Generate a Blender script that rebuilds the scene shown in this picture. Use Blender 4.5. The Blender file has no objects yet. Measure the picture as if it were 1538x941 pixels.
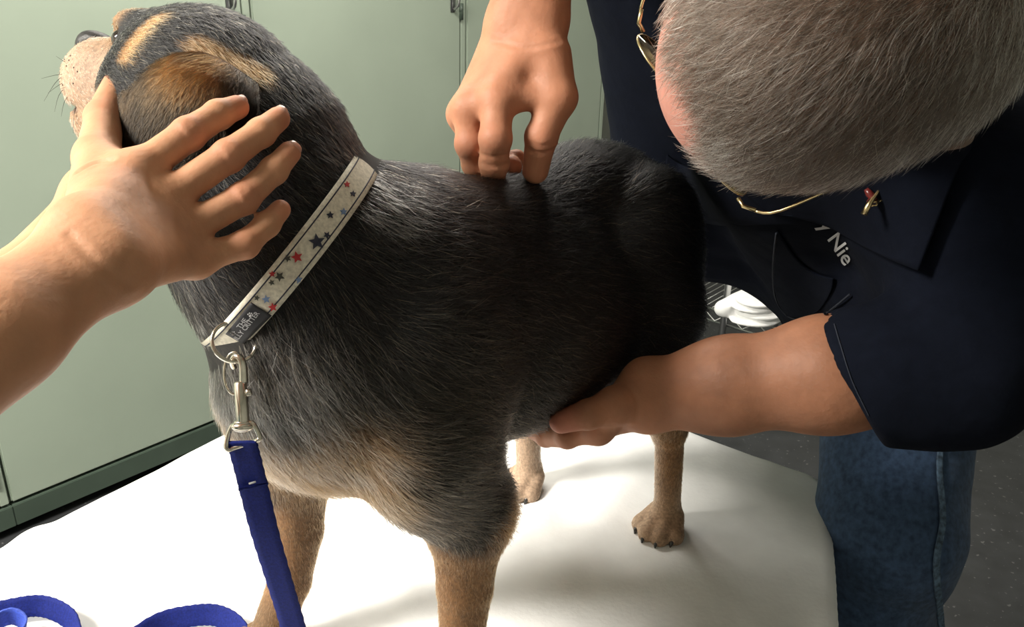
import bpy, bmesh, math, random
import numpy as np
from mathutils import Vector, Matrix
from mathutils.bvhtree import BVHTree
random.seed(7); rng = np.random.default_rng(7)
S = bpy.context.scene; COL = S.collection

# ------------------------------------------------------------------ camera
FPX, CX, CY = 1330.0, 769.0, 470.5
PITCH, ROLL = math.radians(23.2), math.radians(1.5)
CAM = np.array([0.0, 0.0, 1.55])
FW = np.array([0, math.cos(PITCH), -math.sin(PITCH)]); RT = np.array([1.0, 0, 0]); UP = np.cross(RT, FW)
RT, UP = RT*math.cos(ROLL)+UP*math.sin(ROLL), UP*math.cos(ROLL)-RT*math.sin(ROLL)
cd = bpy.data.cameras.new('camera'); cam = bpy.data.objects.new('camera', cd); COL.objects.link(cam)
cd.sensor_width = 36; cd.lens = 36*FPX/1538; cd.clip_start = .02
cam.matrix_world = Matrix(((RT[0], UP[0], -FW[0], CAM[0]), (RT[1], UP[1], -FW[1], CAM[1]), (RT[2], UP[2], -FW[2], CAM[2]), (0, 0, 0, 1)))
S.camera = cam
# ------------------------------------------------------------------ light
S.view_settings.view_transform = 'Standard'; S.view_settings.look = 'None'; S.view_settings.gamma = 1
S.view_settings.use_curve_mapping = False
S.view_settings.exposure = 0.0
w = bpy.data.worlds.new('world'); S.world = w; w.use_nodes = True
w.node_tree.nodes['Background'].inputs[0].default_value = (.75, .8, .85, 1); w.node_tree.nodes['Background'].inputs[1].default_value = .06
def area(name, loc, sx, sy, power, color, target=None):
    l = bpy.data.lights.new(name, 'AREA'); l.shape = 'RECTANGLE'; l.size = sx; l.size_y = sy; l.energy = power; l.color = color
    o = bpy.data.objects.new(name, l); o.location = loc; COL.objects.link(o)
    if target is not None: o.rotation_euler = (Vector(target)-Vector(loc)).to_track_quat('-Z', 'Y').to_euler()
    return o
LIGHTS = [((-1.85, .14, 2.46), 1.2, .4, 205), ((-.30, 2.05, 2.46), 1.2, .3, 42), ((1.5, 2.6, 2.46), 1.2, .35, 14)]  # first is the key; other two are unseen fills added for cabinets and rack
for lc, sx, sy, pw in LIGHTS: area('key_or_fill_light', lc, sx-.04, sy-.04, pw, (1.0, .95, .86))

# ------------------------------------------------------------------ helpers
def ray(x, y): return FW + RT*((x-CX)/FPX) - UP*((y-CY)/FPX)
def W(x, y, d): return CAM + ray(x, y)*d
def Zp(x, y, z):
    r = ray(x, y); return CAM + r*((z-CAM[2])/r[2])
def pr(P):
    v = np.asarray(P)-CAM; d = v@FW
    return np.stack([CX+FPX*(v@RT)/d, CY-FPX*(v@UP)/d, d], -1)
def nrm(v): v = np.asarray(v, float); return v/np.linalg.norm(v)
def tag(o, label=None, cat=None, group=None, kind=None):
    for k, v in (('label', label), ('category', cat), ('group', group), ('kind', kind)):
        if v: o[k] = v
    return o
def empty(name, loc, label=None, cat=None, group=None):
    o = bpy.data.objects.new(name, None); COL.objects.link(o); o.location = loc; o.empty_display_size = .05
    bpy.context.view_layer.update()
    return tag(o, label, cat, group)
def link(name, me, m=None, parent=None, smooth=True):
    o = bpy.data.objects.new(name, me); COL.objects.link(o)
    if m is not None:
        me.materials.clear(); me.materials.append(m)
    if smooth and isinstance(me, bpy.types.Mesh): me.shade_smooth()
    if parent is not None: setparent(o, parent)
    return o
def wmat(o):
    m = o.matrix_basis.copy()
    return wmat(o.parent) @ o.matrix_parent_inverse @ m if o.parent else m
def setparent(o, p): o.parent = p; o.matrix_parent_inverse = wmat(p).inverted()
def mesh_np(name, V, F4):
    me = bpy.data.meshes.new(name); F4 = np.asarray(F4, np.int32); n = F4.shape[1]
    me.vertices.add(len(V)); me.vertices.foreach_set('co', np.asarray(V, np.float32).ravel())
    me.loops.add(F4.size); me.loops.foreach_set('vertex_index', F4.ravel())
    me.polygons.add(len(F4)); me.polygons.foreach_set('loop_start', np.arange(len(F4), dtype=np.int32)*n)
    me.update(calc_edges=True); me.validate(); return me
def setcol(me, C, name='Col'):
    a = me.color_attributes.new(name, 'FLOAT_COLOR', 'POINT')
    C = np.clip(np.asarray(C, np.float32), 0, 1); a.data.foreach_set('color', np.concatenate([C, np.ones((len(C), 1), np.float32)], 1).ravel())
def bm_obj(name, bm, m, parent=None, smooth=True):
    me = bpy.data.meshes.new(name); bm.normal_update(); bm.to_mesh(me); bm.free()
    return link(name, me, m, parent, smooth)
def bm_box(bm, lo, hi, M=None, bev=0.0):
    lo, hi = np.array(lo, float), np.array(hi, float)
    r = bmesh.ops.create_cube(bm, size=1.0); vs = r['verts']
    for v in vs: v.co = Vector(((lo+hi)/2 + np.array(v.co)*(hi-lo)))
    if bev > 0:
        es = list({e for v in vs for e in v.link_edges})
        rb = bmesh.ops.bevel(bm, geom=es, offset=bev, segments=2, affect='EDGES'); vs = list({v for f in rb['faces'] for v in f.verts} | {v for v in vs if v.is_valid})
    if M is not None:
        for v in vs: v.co = M @ v.co
def bm_tube(bm, pts, rad, seg=10, closed=False, cap=True):
    pts = [np.array(p, float) for p in pts]; n = len(pts)
    rad = [rad]*n if np.isscalar(rad) else rad
    T = [nrm(pts[(i+1) % n if closed else min(i+1, n-1)] - pts[(i-1) % n if closed else max(i-1, 0)]) for i in range(n)]
    a = nrm(np.cross(T[0], [0, 0, 1] if abs(T[0][2]) < .9 else [1, 0, 0])); rings = []
    for i in range(n):
        a = nrm(a - T[i]*(a@T[i])); b = np.cross(T[i], a)
        rings.append([bm.verts.new(pts[i] + rad[i]*(a*math.cos(t)+b*math.sin(t))) for t in np.linspace(0, 2*math.pi, seg, endpoint=False)])
    for i in range(n if closed else n-1):
        A, B = rings[i], rings[(i+1) % n]
        for j in range(seg): bm.faces.new((A[j], A[(j+1) % seg], B[(j+1) % seg], B[j]))
    if cap and not closed: bm.faces.new(rings[0][::-1]); bm.faces.new(rings[-1])
def bm_ell(bm, c, A, r, seg=16):
    r_ = bmesh.ops.create_uvsphere(bm, u_segments=seg, v_segments=max(6, seg//2+2), radius=1)
    A = np.array(A, float)
    for v in r_['verts']: v.co = Vector(np.array(c) + (np.array(v.co)*np.array(r)) @ A)
def smooth_path(pts, n):
    P = np.array(pts, float); m = len(P); out = []
    for t in np.linspace(0, m-1-1e-9, n):
        i = int(t); f = t-i; p0, p1, p2, p3 = P[max(i-1, 0)], P[i], P[min(i+1, m-1)], P[min(i+2, m-1)]
        out.append(.5*(2*p1+(p2-p0)*f+(2*p0-5*p1+4*p2-p3)*f*f+(3*p1-p0-3*p2+p3)*f**3))
    return np.array(out)
def hash3(I):
    I = I.astype(np.int64); h = (I[..., 0]*374761393 + I[..., 1]*668265263 + I[..., 2]*2147483647) & 0x7fffffff
    h = ((h ^ (h >> 13))*1274126177) & 0x7fffffff
    return ((h ^ (h >> 16)) & 0xffff)/65535.0
def vnoise(P, f, off=0.0):
    Q = np.asarray(P)*f + off + 100; I = np.floor(Q); t = Q-I; t = t*t*(3-2*t); r = 0
    for a in (0, 1):
        for b in (0, 1):
            for c in (0, 1):
                r = r + hash3(I+[a, b, c])*(t[..., 0] if a else 1-t[..., 0])*(t[..., 1] if b else 1-t[..., 1])*(t[..., 2] if c else 1-t[..., 2])
    return r
def fbm(P, f, o=3, off=0.0): return sum(vnoise(P, f*2**i, off+i*17.3)/2**i for i in range(o))/sum(1/2**i for i in range(o))
def sst(a, b, x): t = np.clip((x-a)/(b-a), 0, 1); return t*t*(3-2*t)
def mix(a, b, t): t = np.asarray(t)[..., None]; return np.asarray(a)*(1-t) + np.asarray(b)*t

# ------------------------------------------------------------------ distance fields -> meshes
class Nd:
    def __init__(s, fn, lo, hi):
        s.fn = fn; s.lo = np.array(lo, float); s.hi = np.array(hi, float); s.c = (s.lo+s.hi)/2; s.r = np.linalg.norm(s.hi-s.lo)/2
    def ev(s, P, bc, br):
        lb = np.linalg.norm(bc-s.c)-s.r-br
        if lb > .09: return np.full(len(P), lb, np.float32)
        return s.fn(P, bc, br)
def cap(a, b, ra, rb=None, sq=None):
    rb = ra if rb is None else rb; a = np.array(a, float); b = np.array(b, float); ab = b-a; L2 = max(ab@ab, 1e-12); m = max(ra, rb)
    def fn(P, bc, br):
        p = P-a
        if sq is None:
            t = np.clip(p@ab/L2, 0, 1); q = p-t[:, None]*ab
            return np.sqrt((q*q).sum(1)) - (ra+(rb-ra)*t)
        n, f = sq; p = p + (p@n)[:, None]*n*(1/f-1); ab2 = ab + (ab@n)*n*(1/f-1)
        t = np.clip(p@ab2/(ab2@ab2), 0, 1); q = p-t[:, None]*ab2
        return (np.sqrt((q*q).sum(1)) - (ra+(rb-ra)*t))*(min(1, f)**.5)
    return Nd(fn, np.minimum(a, b)-m, np.maximum(a, b)+m)
def ell(c, A, r):
    c = np.array(c, float); A = np.array(A, float); r = np.array(r, float); m = r.max()
    def fn(P, bc, br):
        q = (P-c)@A.T; k0 = np.sqrt(((q/r)**2).sum(1)); k1 = np.sqrt(((q/(r*r))**2).sum(1))+1e-9
        return k0*(k0-1)/k1
    return Nd(fn, c-m, c+m)
def smin(a, b, k):
    if k <= 0: return np.minimum(a, b)
    h = np.maximum(k-np.abs(a-b), 0)/k; return np.minimum(a, b)-h*h*k*.25
def U(k, *ch):
    def fn(P, bc, br):
        d = ch[0].ev(P, bc, br)
        for c in ch[1:]: d = smin(d, c.ev(P, bc, br), k)
        return d
    return Nd(fn, np.min([c.lo for c in ch], 0)-k*.3, np.max([c.hi for c in ch], 0)+k*.3)
def FAN(base, ch, k, kk=.0008):
    def fn(P, bc, br):
        b = base.ev(P, bc, br); d = b
        for c in ch: d = smin(d, smin(b, c.ev(P, bc, br), k), kk)
        return d
    return Nd(fn, np.min([c.lo for c in ch]+[base.lo], 0)-k*.3, np.max([c.hi for c in ch]+[base.hi], 0)+k*.3)
def SUB(a, b, k):
    return Nd(lambda P, bc, br: -smin(-a.ev(P, bc, br), b.ev(P, bc, br), k), a.lo, a.hi)
def CUT(a, c, n, k=.002):
    c = np.array(c, float); n = nrm(n)
    return Nd(lambda P, bc, br: -smin(-a.ev(P, bc, br), -((P-c)@n), k), a.lo, a.hi)
def DSP(a, g): return Nd(lambda P, bc, br: a.ev(P, bc, br)+g(P), a.lo-.02, a.hi+.02)
def chain(pr_, k=0.0, sq=None): return U(k, *[cap(pr_[i][0], pr_[i+1][0], pr_[i][1], pr_[i+1][1], sq) for i in range(len(pr_)-1)])
def polygonise(nd, res, B=12):
    lo = nd.lo-res*2; bs = B*res; nb = np.ceil((nd.hi+res*2-lo)/bs).astype(int)
    I = np.stack(np.meshgrid(*[np.arange(n) for n in nb], indexing='ij'), -1).reshape(-1, 3)
    act = []
    for s in range(0, len(I), 4000):
        c = lo+(I[s:s+4000]+.5)*bs; act.append(np.abs(nd.fn(c, np.zeros(3), 1e6)) < 1.15*bs)
    I = I[np.concatenate(act)]; NY, NZ = nb[1]*B+5, nb[2]*B+5
    g = np.stack(np.meshgrid(*[np.arange(B+1)]*3, indexing='ij'), -1).reshape(-1, 3)
    key = lambda i, j, k: ((i+2)*NY+(j+2))*NZ+(k+2)
    VP, VK, FS = [], [], []; n = B+1
    for blk in I:
        o = lo+blk*bs; P = o+g*res
        d = nd.ev(P, o+bs/2, bs*.867)
        if d.min() > 0 or d.max() < 0: continue
        d = d.reshape(n, n, n); ins = d < 0
        s8 = sum(ins[a:a+B, b:b+B, c:c+B].astype(np.int8) for a in (0, 1) for b in (0, 1) for c in (0, 1))
        ci = np.argwhere((s8 > 0) & (s8 < 8))
        if len(ci) == 0: continue
        acc = np.zeros((len(ci), 3)); cnt = np.zeros(len(ci))
        for ax in range(3):
            for u_ in (0, 1):
                for v_ in (0, 1):
                    o0 = [0, 0, 0]; o0[(ax+1) % 3] = u_; o0[(ax+2) % 3] = v_; o1 = list(o0); o1[ax] = 1
                    q0 = ci+o0; q1 = ci+o1; a = d[q0[:, 0], q0[:, 1], q0[:, 2]]; b = d[q1[:, 0], q1[:, 1], q1[:, 2]]
                    cr = (a < 0) != (b < 0); t = np.where(cr, a/np.where(cr, a-b, 1), 0)
                    p = np.tile(np.array(o0, float), (len(ci), 1)); p[:, ax] = t
                    acc += p*cr[:, None]; cnt += cr
        VP.append(o+(ci+acc/cnt[:, None])*res); G = ci+blk*B; VK.append(key(G[:, 0], G[:, 1], G[:, 2]))
        for ax in range(3):
            sl0 = [slice(0, B)]*3; sl1 = list(sl0); sl1[ax] = slice(1, B+1)
            a = ins[tuple(sl0)]; b = ins[tuple(sl1)]; e = np.argwhere(a != b)
            if len(e) == 0: continue
            st = a[e[:, 0], e[:, 1], e[:, 2]]; Gc = e+blk*B; qs = []
            for (m1, m2) in ((1, 1), (0, 1), (0, 0), (1, 0)):
                q = Gc.copy(); q[:, (ax+1) % 3] -= m1; q[:, (ax+2) % 3] -= m2; qs.append(key(q[:, 0], q[:, 1], q[:, 2]))
            q = np.stack(qs, 1); q[~st] = q[~st][:, ::-1]; FS.append(q)
    V = np.concatenate(VP); K = np.concatenate(VK); Fk = np.concatenate(FS)
    for s in range(0, len(V), 1500):
        p = V[s:s+1500]; bc = p.mean(0); br = np.linalg.norm(p-bc, axis=1).max()+res; e = res*.4
        T4 = np.array([[1, 1, 1], [1, -1, -1], [-1, 1, -1], [-1, -1, 1]])*e
        D4 = [nd.ev(p+t, bc, br) for t in T4]; gr = sum(t*x[:, None] for t, x in zip(T4, D4))/(4*e*e); d0 = sum(D4)/4
        st = (d0/np.maximum((gr*gr).sum(1), .05))[:, None]*gr; ln = np.linalg.norm(st, axis=1, keepdims=True)
        V[s:s+1500] = p - st*np.minimum(1, res*.8/np.maximum(ln, 1e-9))
    o = np.argsort(K); Ks = K[o]; ix = np.clip(np.searchsorted(Ks, Fk), 0, len(Ks)-1); ok = (Ks[ix] == Fk).all(1)
    return V, o[ix[ok]]
def vnormals(me):
    a = np.zeros(len(me.vertices)*3, np.float32); me.vertex_normals.foreach_get('vector', a); return a.reshape(-1, 3)
def vcos(me):
    a = np.zeros(len(me.vertices)*3, np.float32); me.vertices.foreach_get('co', a); return a.reshape(-1, 3)
def bvh_of(me): return BVHTree.FromPolygons([v.co.copy() for v in me.vertices], [tuple(p.vertices) for p in me.polygons])

# ------------------------------------------------------------------ materials
def mat(name, color=(.5, .5, .5), rough=.6, metal=0.0, attr=None, noise=None, bump=None, sheen=0.0, sss=0.0, spec=None, trans=0.0, alpha=None, voronoi=None, coords='Object', sss_r=(.006, .0025, .0015)):
    m = bpy.data.materials.new(name); m.use_nodes = True; t = m.node_tree; N = t.nodes; L = t.links; b = N['Principled BSDF']
    b.inputs['Base Color'].default_value = (*color, 1); b.inputs['Roughness'].default_value = rough; b.inputs['Metallic'].default_value = metal
    if sheen: b.inputs['Sheen Weight'].default_value = sheen; b.inputs['Sheen Roughness'].default_value = .5
    if spec is not None: b.inputs['Specular IOR Level'].default_value = spec
    if trans: b.inputs['Transmission Weight'].default_value = trans
    if sss:
        b.inputs['Subsurface Weight'].default_value = sss; b.inputs['Subsurface Radius'].default_value = sss_r; b.inputs['Subsurface Scale'].default_value = 1.0
    tc = N.new('ShaderNodeTexCoord'); src = None
    if attr:
        a = N.new('ShaderNodeAttribute'); a.attribute_name = attr; src = a.outputs['Color']
    if noise:
        sc, amt, det = noise; n = N.new('ShaderNodeTexNoise'); n.inputs['Scale'].default_value = sc; n.inputs['Detail'].default_value = det
        L.new(tc.outputs[coords], n.inputs['Vector'])
        mr = N.new('ShaderNodeMapRange'); mr.inputs['From Min'].default_value = .3; mr.inputs['From Max'].default_value = .7; mr.inputs['To Min'].default_value = 1-amt; mr.inputs['To Max'].default_value = 1+amt
        L.new(n.outputs['Fac'], mr.inputs['Value'])
        x = N.new('ShaderNodeMix'); x.data_type = 'RGBA'; x.blend_type = 'MULTIPLY'; x.inputs[0].default_value = 1
        if src: L.new(src, x.inputs[6])
        else: x.inputs[6].default_value = (*color, 1)
        L.new(mr.outputs[0], x.inputs[7]); src = x.outputs[2]
    if voronoi:
        sc, c2, th = voronoi; v = N.new('ShaderNodeTexNoise'); v.inputs['Scale'].default_value = sc; v.inputs['Detail'].default_value = 1; L.new(tc.outputs[coords], v.inputs['Vector'])
        r = N.new('ShaderNodeMapRange'); r.inputs['From Min'].default_value = th; r.inputs['From Max'].default_value = th+.05; L.new(v.outputs['Fac'], r.inputs['Value'])
        x = N.new('ShaderNodeMix'); x.data_type = 'RGBA'; L.new(r.outputs[0], x.inputs[0])
        if src: L.new(src, x.inputs[6])
        else: x.inputs[6].default_value = (*color, 1)
        x.inputs[7].default_value = (*c2, 1); src = x.outputs[2]
    if src: L.new(src, b.inputs['Base Color'])
    if bump:
        h = None
        for sc, st in (bump if isinstance(bump[0], tuple) else (bump,)):
            n = N.new('ShaderNodeTexNoise'); n.inputs['Scale'].default_value = sc; n.inputs['Detail'].default_value = 3; L.new(tc.outputs[coords], n.inputs['Vector'])
            bp = N.new('ShaderNodeBump'); bp.inputs['Strength'].default_value = st; bp.inputs['Distance'].default_value = .3/sc; L.new(n.outputs['Fac'], bp.inputs['Height'])
            if h: L.new(h, bp.inputs['Normal'])
            h = bp.outputs['Normal']
        L.new(h, b.inputs['Normal'])
    return m
def hair_mat(name, rough=.45):
    m = bpy.data.materials.new(name); m.use_nodes = True; t = m.node_tree; N = t.nodes; L = t.links
    N.remove(N['Principled BSDF']); h = N.new('ShaderNodeBsdfHairPrincipled'); h.model = 'CHIANG'; h.parametrization = 'COLOR'
    a = N.new('ShaderNodeAttribute'); a.attribute_name = 'hcol'; L.new(a.outputs['Color'], h.inputs['Color'])
    h.inputs['Roughness'].default_value = rough; h.inputs['IOR'].default_value = 1.38; h.inputs['Radial Roughness'].default_value = .55; h.inputs['Random Roughness'].default_value = .2
    L.new(h.outputs[0], N['Material Output'].inputs['Surface']); return m
M = {}
M['skin'] = mat('skin', attr='Col', rough=.58, spec=.35, noise=(45, .10, 4), bump=((240, .25), (70, .15)), sss=.25)
M['cabinet'] = mat('green_paint', (.34, .40, .325), .42, noise=(3, .05, 3), bump=(60, .04))
M['cabinet_dark'] = mat('dark_green_paint', (.06, .085, .065), .45, noise=(8, .1, 3))
M['black'] = mat('black_rubber', (.012, .012, .012), .6)
M['floor'] = mat('speckled_floor', (.026, .0275, .030), .55, noise=(14, .25, 4), voronoi=(70, (.11, .11, .11), .68))
M['wall'] = mat('wall_paint', (.45, .46, .42), .8, noise=(5, .04, 2))
M['ceiling'] = mat('ceiling_paint', (.75, .74, .7), .9)
M['towel'] = mat('white_cotton', (.80, .80, .80), .95, sheen=.15, noise=(30, .03, 3), bump=((900, .35), (160, .2)))
M['steel'] = mat('steel', (.55, .55, .55), .3, 1.0)
M['nickel'] = mat('nickel', (.62, .58, .50), .22, 1.0, noise=(200, .12, 2))
M['gold'] = mat('gold_wire', (.62, .48, .26), .25, 1.0)
M['laminate'] = mat('table_laminate', (.5, .5, .48), .5)
M['shirt'] = mat('navy_cloth', (.0032, .0044, .0090), .95, spec=.08, noise=(90, .12, 3), bump=((700, .25), (40, .2)))
M['denim'] = mat('denim', (.035, .061, .115), .9, spec=.2, noise=(120, .35, 6), bump=((900, .4), (60, .2)), sheen=.1)
M['seam'] = mat('pale_denim', (.06, .098, .15), .9, noise=(160, .6, 3), bump=(500, .4))
M['blue'] = mat('blue_webbing', (.006, .013, .125), .8, noise=(500, .25, 2), bump=(900, .5), spec=.2)
M['hair'] = hair_mat('hair_strands', .35)
M['fur'] = hair_mat('fur_strands', .38)
M['fursk'] = mat('coat_skin', attr='Col', rough=.8, noise=(300, .3, 3), bump=(400, .4))
M['white'] = mat('white_paint', (.8, .8, .78), .5)
M['darkhorn'] = mat('dark_horn', (.02, .017, .015), .3)
M['nose'] = mat('nose_leather', (.02, .018, .018), .5, spec=.3, bump=(300, .6))
M['eye'] = mat('eye_gloss', (.015, .01, .008), .05)
M['navy2'] = mat('navy_thread', (.008, .011, .02), .9)
M['thread'] = mat('white_thread', (.55, .55, .55), .8)
# ------------------------------------------------------------------ setting
TZ = .865                                   # top of the towel
ax_c = np.array([.655449, .755239, 0]); ax_n = np.array([.755239, -.655449, 0]); Q0 = np.array([-1.362, 1.968, 0])
MR = Matrix(((ax_c[0], ax_n[0], 0, Q0[0]), (ax_c[1], ax_n[1], 0, Q0[1]), (0, 0, 1, 0), (0, 0, 0, 1)))   # room frame: a along the cabinets, b out from them
def rm(a, b, z): return Q0 + ax_c*a + ax_n*b + np.array([0, 0, z])
A0, A1, B0, B1, HC = -2.6, 3.35, -.52, 4.2, 2.5
def room_box(name, lo, hi, m, kind='structure', bev=0):
    bm = bmesh.new(); bm_box(bm, lo, hi, MR, bev); return tag(bm_obj(name, bm, m, smooth=False), kind=kind)
room_box('floor', (A0-.1, B0-.1, -.1), (A1+.1, B1+.1, 0), M['floor'])
room_box('ceiling', (A0-.1, B0-.1, HC), (A1+.1, B1+.1, HC+.1), M['ceiling'])
room_box('wall_back', (A0-.1, B0-.1, 0), (A1+.1, B0, HC), M['wall'])
room_box('wall_right', (A1, B0, 0), (A1+.1, B1, HC), M['wall'])
room_box('wall_left', (A0-.1, B0, 0), (A0, B1, HC), M['wall'])
room_box('wall_front', (A0, B1, 0), (A1, B1+.1, HC), M['wall'])
room_box('baseboard_right', (A1-.012, B0, 0), (A1, B1, .1), M['black'])
for i, (lc, sx, sy, pw) in enumerate(LIGHTS):                       # tube fixture of the key, and frames round the two added fills
    r = empty('key_or_fill_fixture', lc, 'white ceiling tube fixture ' + ['over the head end of the table', 'added as fill by the green cabinets', 'added as fill over the wire rack'][i], 'lamp')
    bm = bmesh.new()
    for lo, hi in (((-sx/2-.03, -sy/2-.03, .0), (sx/2+.03, -sy/2, .04)), ((-sx/2-.03, sy/2, .0), (sx/2+.03, sy/2+.03, .04)), ((-sx/2-.03, -sy/2, .0), (-sx/2, sy/2, .04)), ((sx/2, -sy/2, .0), (sx/2+.03, sy/2, .04)), ((-sx/2, -sy/2, .03), (sx/2, sy/2, .04))):
        bm_box(bm, lo, hi, Matrix.Translation(lc))
    bm_obj('fixture_frame', bm, M['white'], r, False)
# --- green cabinets
def wall_hit(x, y):                                                  # where the eye meets the cabinet fronts
    r = ray(x, y); t = ((Q0-CAM)@ax_n)/(r@ax_n); P = CAM+r*t; return (P-Q0)@ax_c, P[2]
s1 = wall_hit(379, 40)[0]; s2 = wall_hit(700, 120)[0]; dw = s2-s1
edges = [s1-2*dw, s1-dw, s1, s2, s2+dw]
CH = 2.2
DESC = ['left of the dog', 'behind the dog and the hands at left', 'behind the dog, with a small latch', 'behind the man\'s hand']
for i in range(4):
    a, b = edges[i], edges[i+1]
    r = empty('cabinet', rm((a+b)/2, 0, 0), ['tall green metal cabinet nearest the left wall', 'tall pale green metal cabinet behind the dog head and holding hands', 'tall pale green metal cabinet with dark latch, behind dog neck', 'tall pale green metal cabinet right of the narrow black gap'][i], 'cabinet', None)
    bm = bmesh.new(); bm_box(bm, (a+.0015, -.47, .085), (b-.0015, -.022, CH), MR, .002); bm_obj('body', bm, M['cabinet'], r, False)
    bm = bmesh.new(); bm_box(bm, (a+.003, -.45, .0), (b-.003, -.05, .085), MR); bm_obj('plinth', bm, M['black'], r, False)
    bm = bmesh.new(); bm_box(bm, (a, -.025, .028), (b, .004, .092), MR, .002); bm_obj('bottom_rail', bm, M['cabinet_dark'], r, False)
    st = .028
    bm = bmesh.new(); bm_box(bm, (a+.003, -.022, .10), (b-st-.003, -.0, CH-.01), MR, .004); d = bm_obj('door', bm, M['cabinet'], r, False)
    bm = bmesh.new(); bm_box(bm, (b-st+.001, -.022, .10), (b-.004, -.0, CH-.01), MR, .002); bm_obj('stile', bm, M['cabinet'], r, False)
    if i < 3:
        hz = wall_hit(680 if i == 2 else 390, 14)[1]; ha = b-st-.04
        bm = bmesh.new()
        bm_box(bm, (ha-.012, 0, hz-.01), (ha+.012, .004, hz+.12), MR, .002)
        bm_tube(bm, smooth_path([rm(ha, .004, hz+.1), rm(ha, .028, hz+.08), rm(ha, .03, hz+.02), rm(ha, .004, hz)], 12), .005)
        bm_obj('handle', bm, M['steel'], d)
    hz = wall_hit(390, 40)[1]
    for q in (hz, hz-1.1):
        bm = bmesh.new(); bm_tube(bm, [rm(b-st-.001, .004, q-.02), rm(b-st-.001, .004, q+.035)], .007, 8); bm_obj('hinge', bm, M['cabinet_dark'], d)
# --- examination table
ORG = np.array([-.413, 1.085, 0.0]); ORG[:2] = Zp(340, 680, TZ)[:2]
ev_ = nrm([.8174, -.5760, 0]); eu_ = np.array([-ev_[1], ev_[0], 0])
U0, U1, V0, V1 = -.74, None, -.03, .78
U1 = float((Zp(1130, 686, TZ)-ORG)@eu_)
def tb(u, v, z): return ORG+eu_*u+ev_*v+np.array([0, 0, z])
MT = Matrix(((eu_[0], ev_[0], 0, ORG[0]), (eu_[1], ev_[1], 0, ORG[1]), (0, 0, 1, 0), (0, 0, 0, 1)))
t = empty('examination_table', tb((U0+U1)/2, .38, 0), 'low grey pedestal examination table under the white towel', 'table')
OUT = np.array([(U0, V0), (U1, V0), (U1, .700), (.16, .80), (U0, .80)])             # outline of the table, its near corner bevelled
def inset(poly, r):
    n = len(poly); L_ = []
    for i in range(n):
        a, b = poly[i], poly[(i+1) % n]; d = (b-a)/np.linalg.norm(b-a); nn = np.array([-d[1], d[0]]); L_.append((a+nn*r, d))
    out = []
    for i in range(n):
        (p, d), (q, e) = L_[i-1], L_[i]; t_ = np.linalg.solve(np.array([d, -e]).T, q-p); out.append(p+d*t_[0])
    return np.array(out)
def nearest(poly, G):
    n = len(poly); best = np.full(len(G), 1e9); Q = G.copy(); inside = np.ones(len(G), bool)
    for i in range(n):
        a, b = poly[i], poly[(i+1) % n]; ab = b-a; inside &= ((G-a)@np.array([-ab[1], ab[0]])) > 0
        t_ = np.clip(((G-a)@ab)/(ab@ab), 0, 1); c = a+t_[:, None]*ab; d = np.linalg.norm(G-c, axis=1); m_ = d < best; best = np.where(m_, d, best); Q = np.where(m_[:, None], c, Q)
    return np.where(inside[:, None], G, Q), np.where(inside, 0, best)
RC = .04; INS = inset(OUT, RC)
def outline(off, n=8):
    pts = []; m_ = len(INS)
    for i in range(m_):
        d0 = INS[i]-INS[i-1]; d1 = INS[(i+1) % m_]-INS[i]; a0 = math.atan2(-d0[0], d0[1])+math.pi; a1 = math.atan2(-d1[0], d1[1])+math.pi
        while a1 < a0: a1 += 2*math.pi
        for k in range(n+1):
            a = a0+(a1-a0)*k/n; pts.append(INS[i]+(RC+off)*np.array([math.cos(a), math.sin(a)]))
    return pts
bm = bmesh.new(); pts = outline(-.004); lo = [bm.verts.new(tb(x, y, .815)) for x, y in pts]; hi = [bm.verts.new(tb(x, y, TZ-.006)) for x, y in pts]
bm.faces.new(lo[::-1]); bm.faces.new(hi); [bm.faces.new((lo[i], lo[(i+1) % len(pts)], hi[(i+1) % len(pts)], hi[i])) for i in range(len(pts))]
bm_obj('table_top', bm, M['laminate'], t, False)
bm = bmesh.new(); bm_box(bm, (-.42, .24, .05), (.02, .54, .815), MT, .01); bm_obj('pedestal', bm, M['steel'], t, False)
bm = bmesh.new(); bm_box(bm, (-.52, .12, 0), (.12, .66, .05), MT, .015); bm_obj('base', bm, M['black'], t, False)
# --- towel draped over the table
ridges = [((-40, 905), (205, 775), .022, .016), ((-60, 960), (120, 860), .006, .03), ((0, 800), (70, 801), .008, .02), ((835, 640), (745, 735), .008, .018), ((905, 650), (800, 790), .007, .025), ((960, 690), (860, 840), .004, .03),
          ((590, 860), (640, 935), .004, .02), ((880, 930), (1180, 880), .003, .04), ((1010, 690), (1180, 760), .0025, .03), ((180, 840), (330, 760), .004, .03)]
RS = [(Zp(*p, TZ), Zp(*q, TZ), h, wd) for p, q, h, wd in ridges]
def towel_z(P):
    z = np.full(len(P), TZ)
    for a, b, h, wd in RS:
        ab = (b-a)[:2]; t_ = np.clip(((P[:, :2]-a[:2])@ab)/(ab@ab), 0, 1); d = np.linalg.norm(P[:, :2]-a[:2]-t_[:, None]*ab, axis=1)
        z = z + h*np.exp(-(d/wd)**2)*np.sin(np.pi*np.clip(t_*.9+.05, 0, 1))**.6
    return z + .0035*(fbm(P*[1, 1, 0], 9)-.5)*2*.6 + .0010*(vnoise(P*[1, 1, 0], 40)-.5)
nu, nv = 240, 180; r0 = .16
gu = np.linspace(U0-.1, U1+.06, nu); gv = np.linspace(V0-.06, V1+.1, nv)
G = np.stack(np.meshgrid(gu, gv, indexing='ij'), -1).reshape(-1, 2)
q, dl = nearest(INS, G); r0 = RC; dv = G-q; over = np.maximum(dl-r0, 0)
dirn = dv/np.maximum(dl, 1e-9)[:, None]; er = .012
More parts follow.
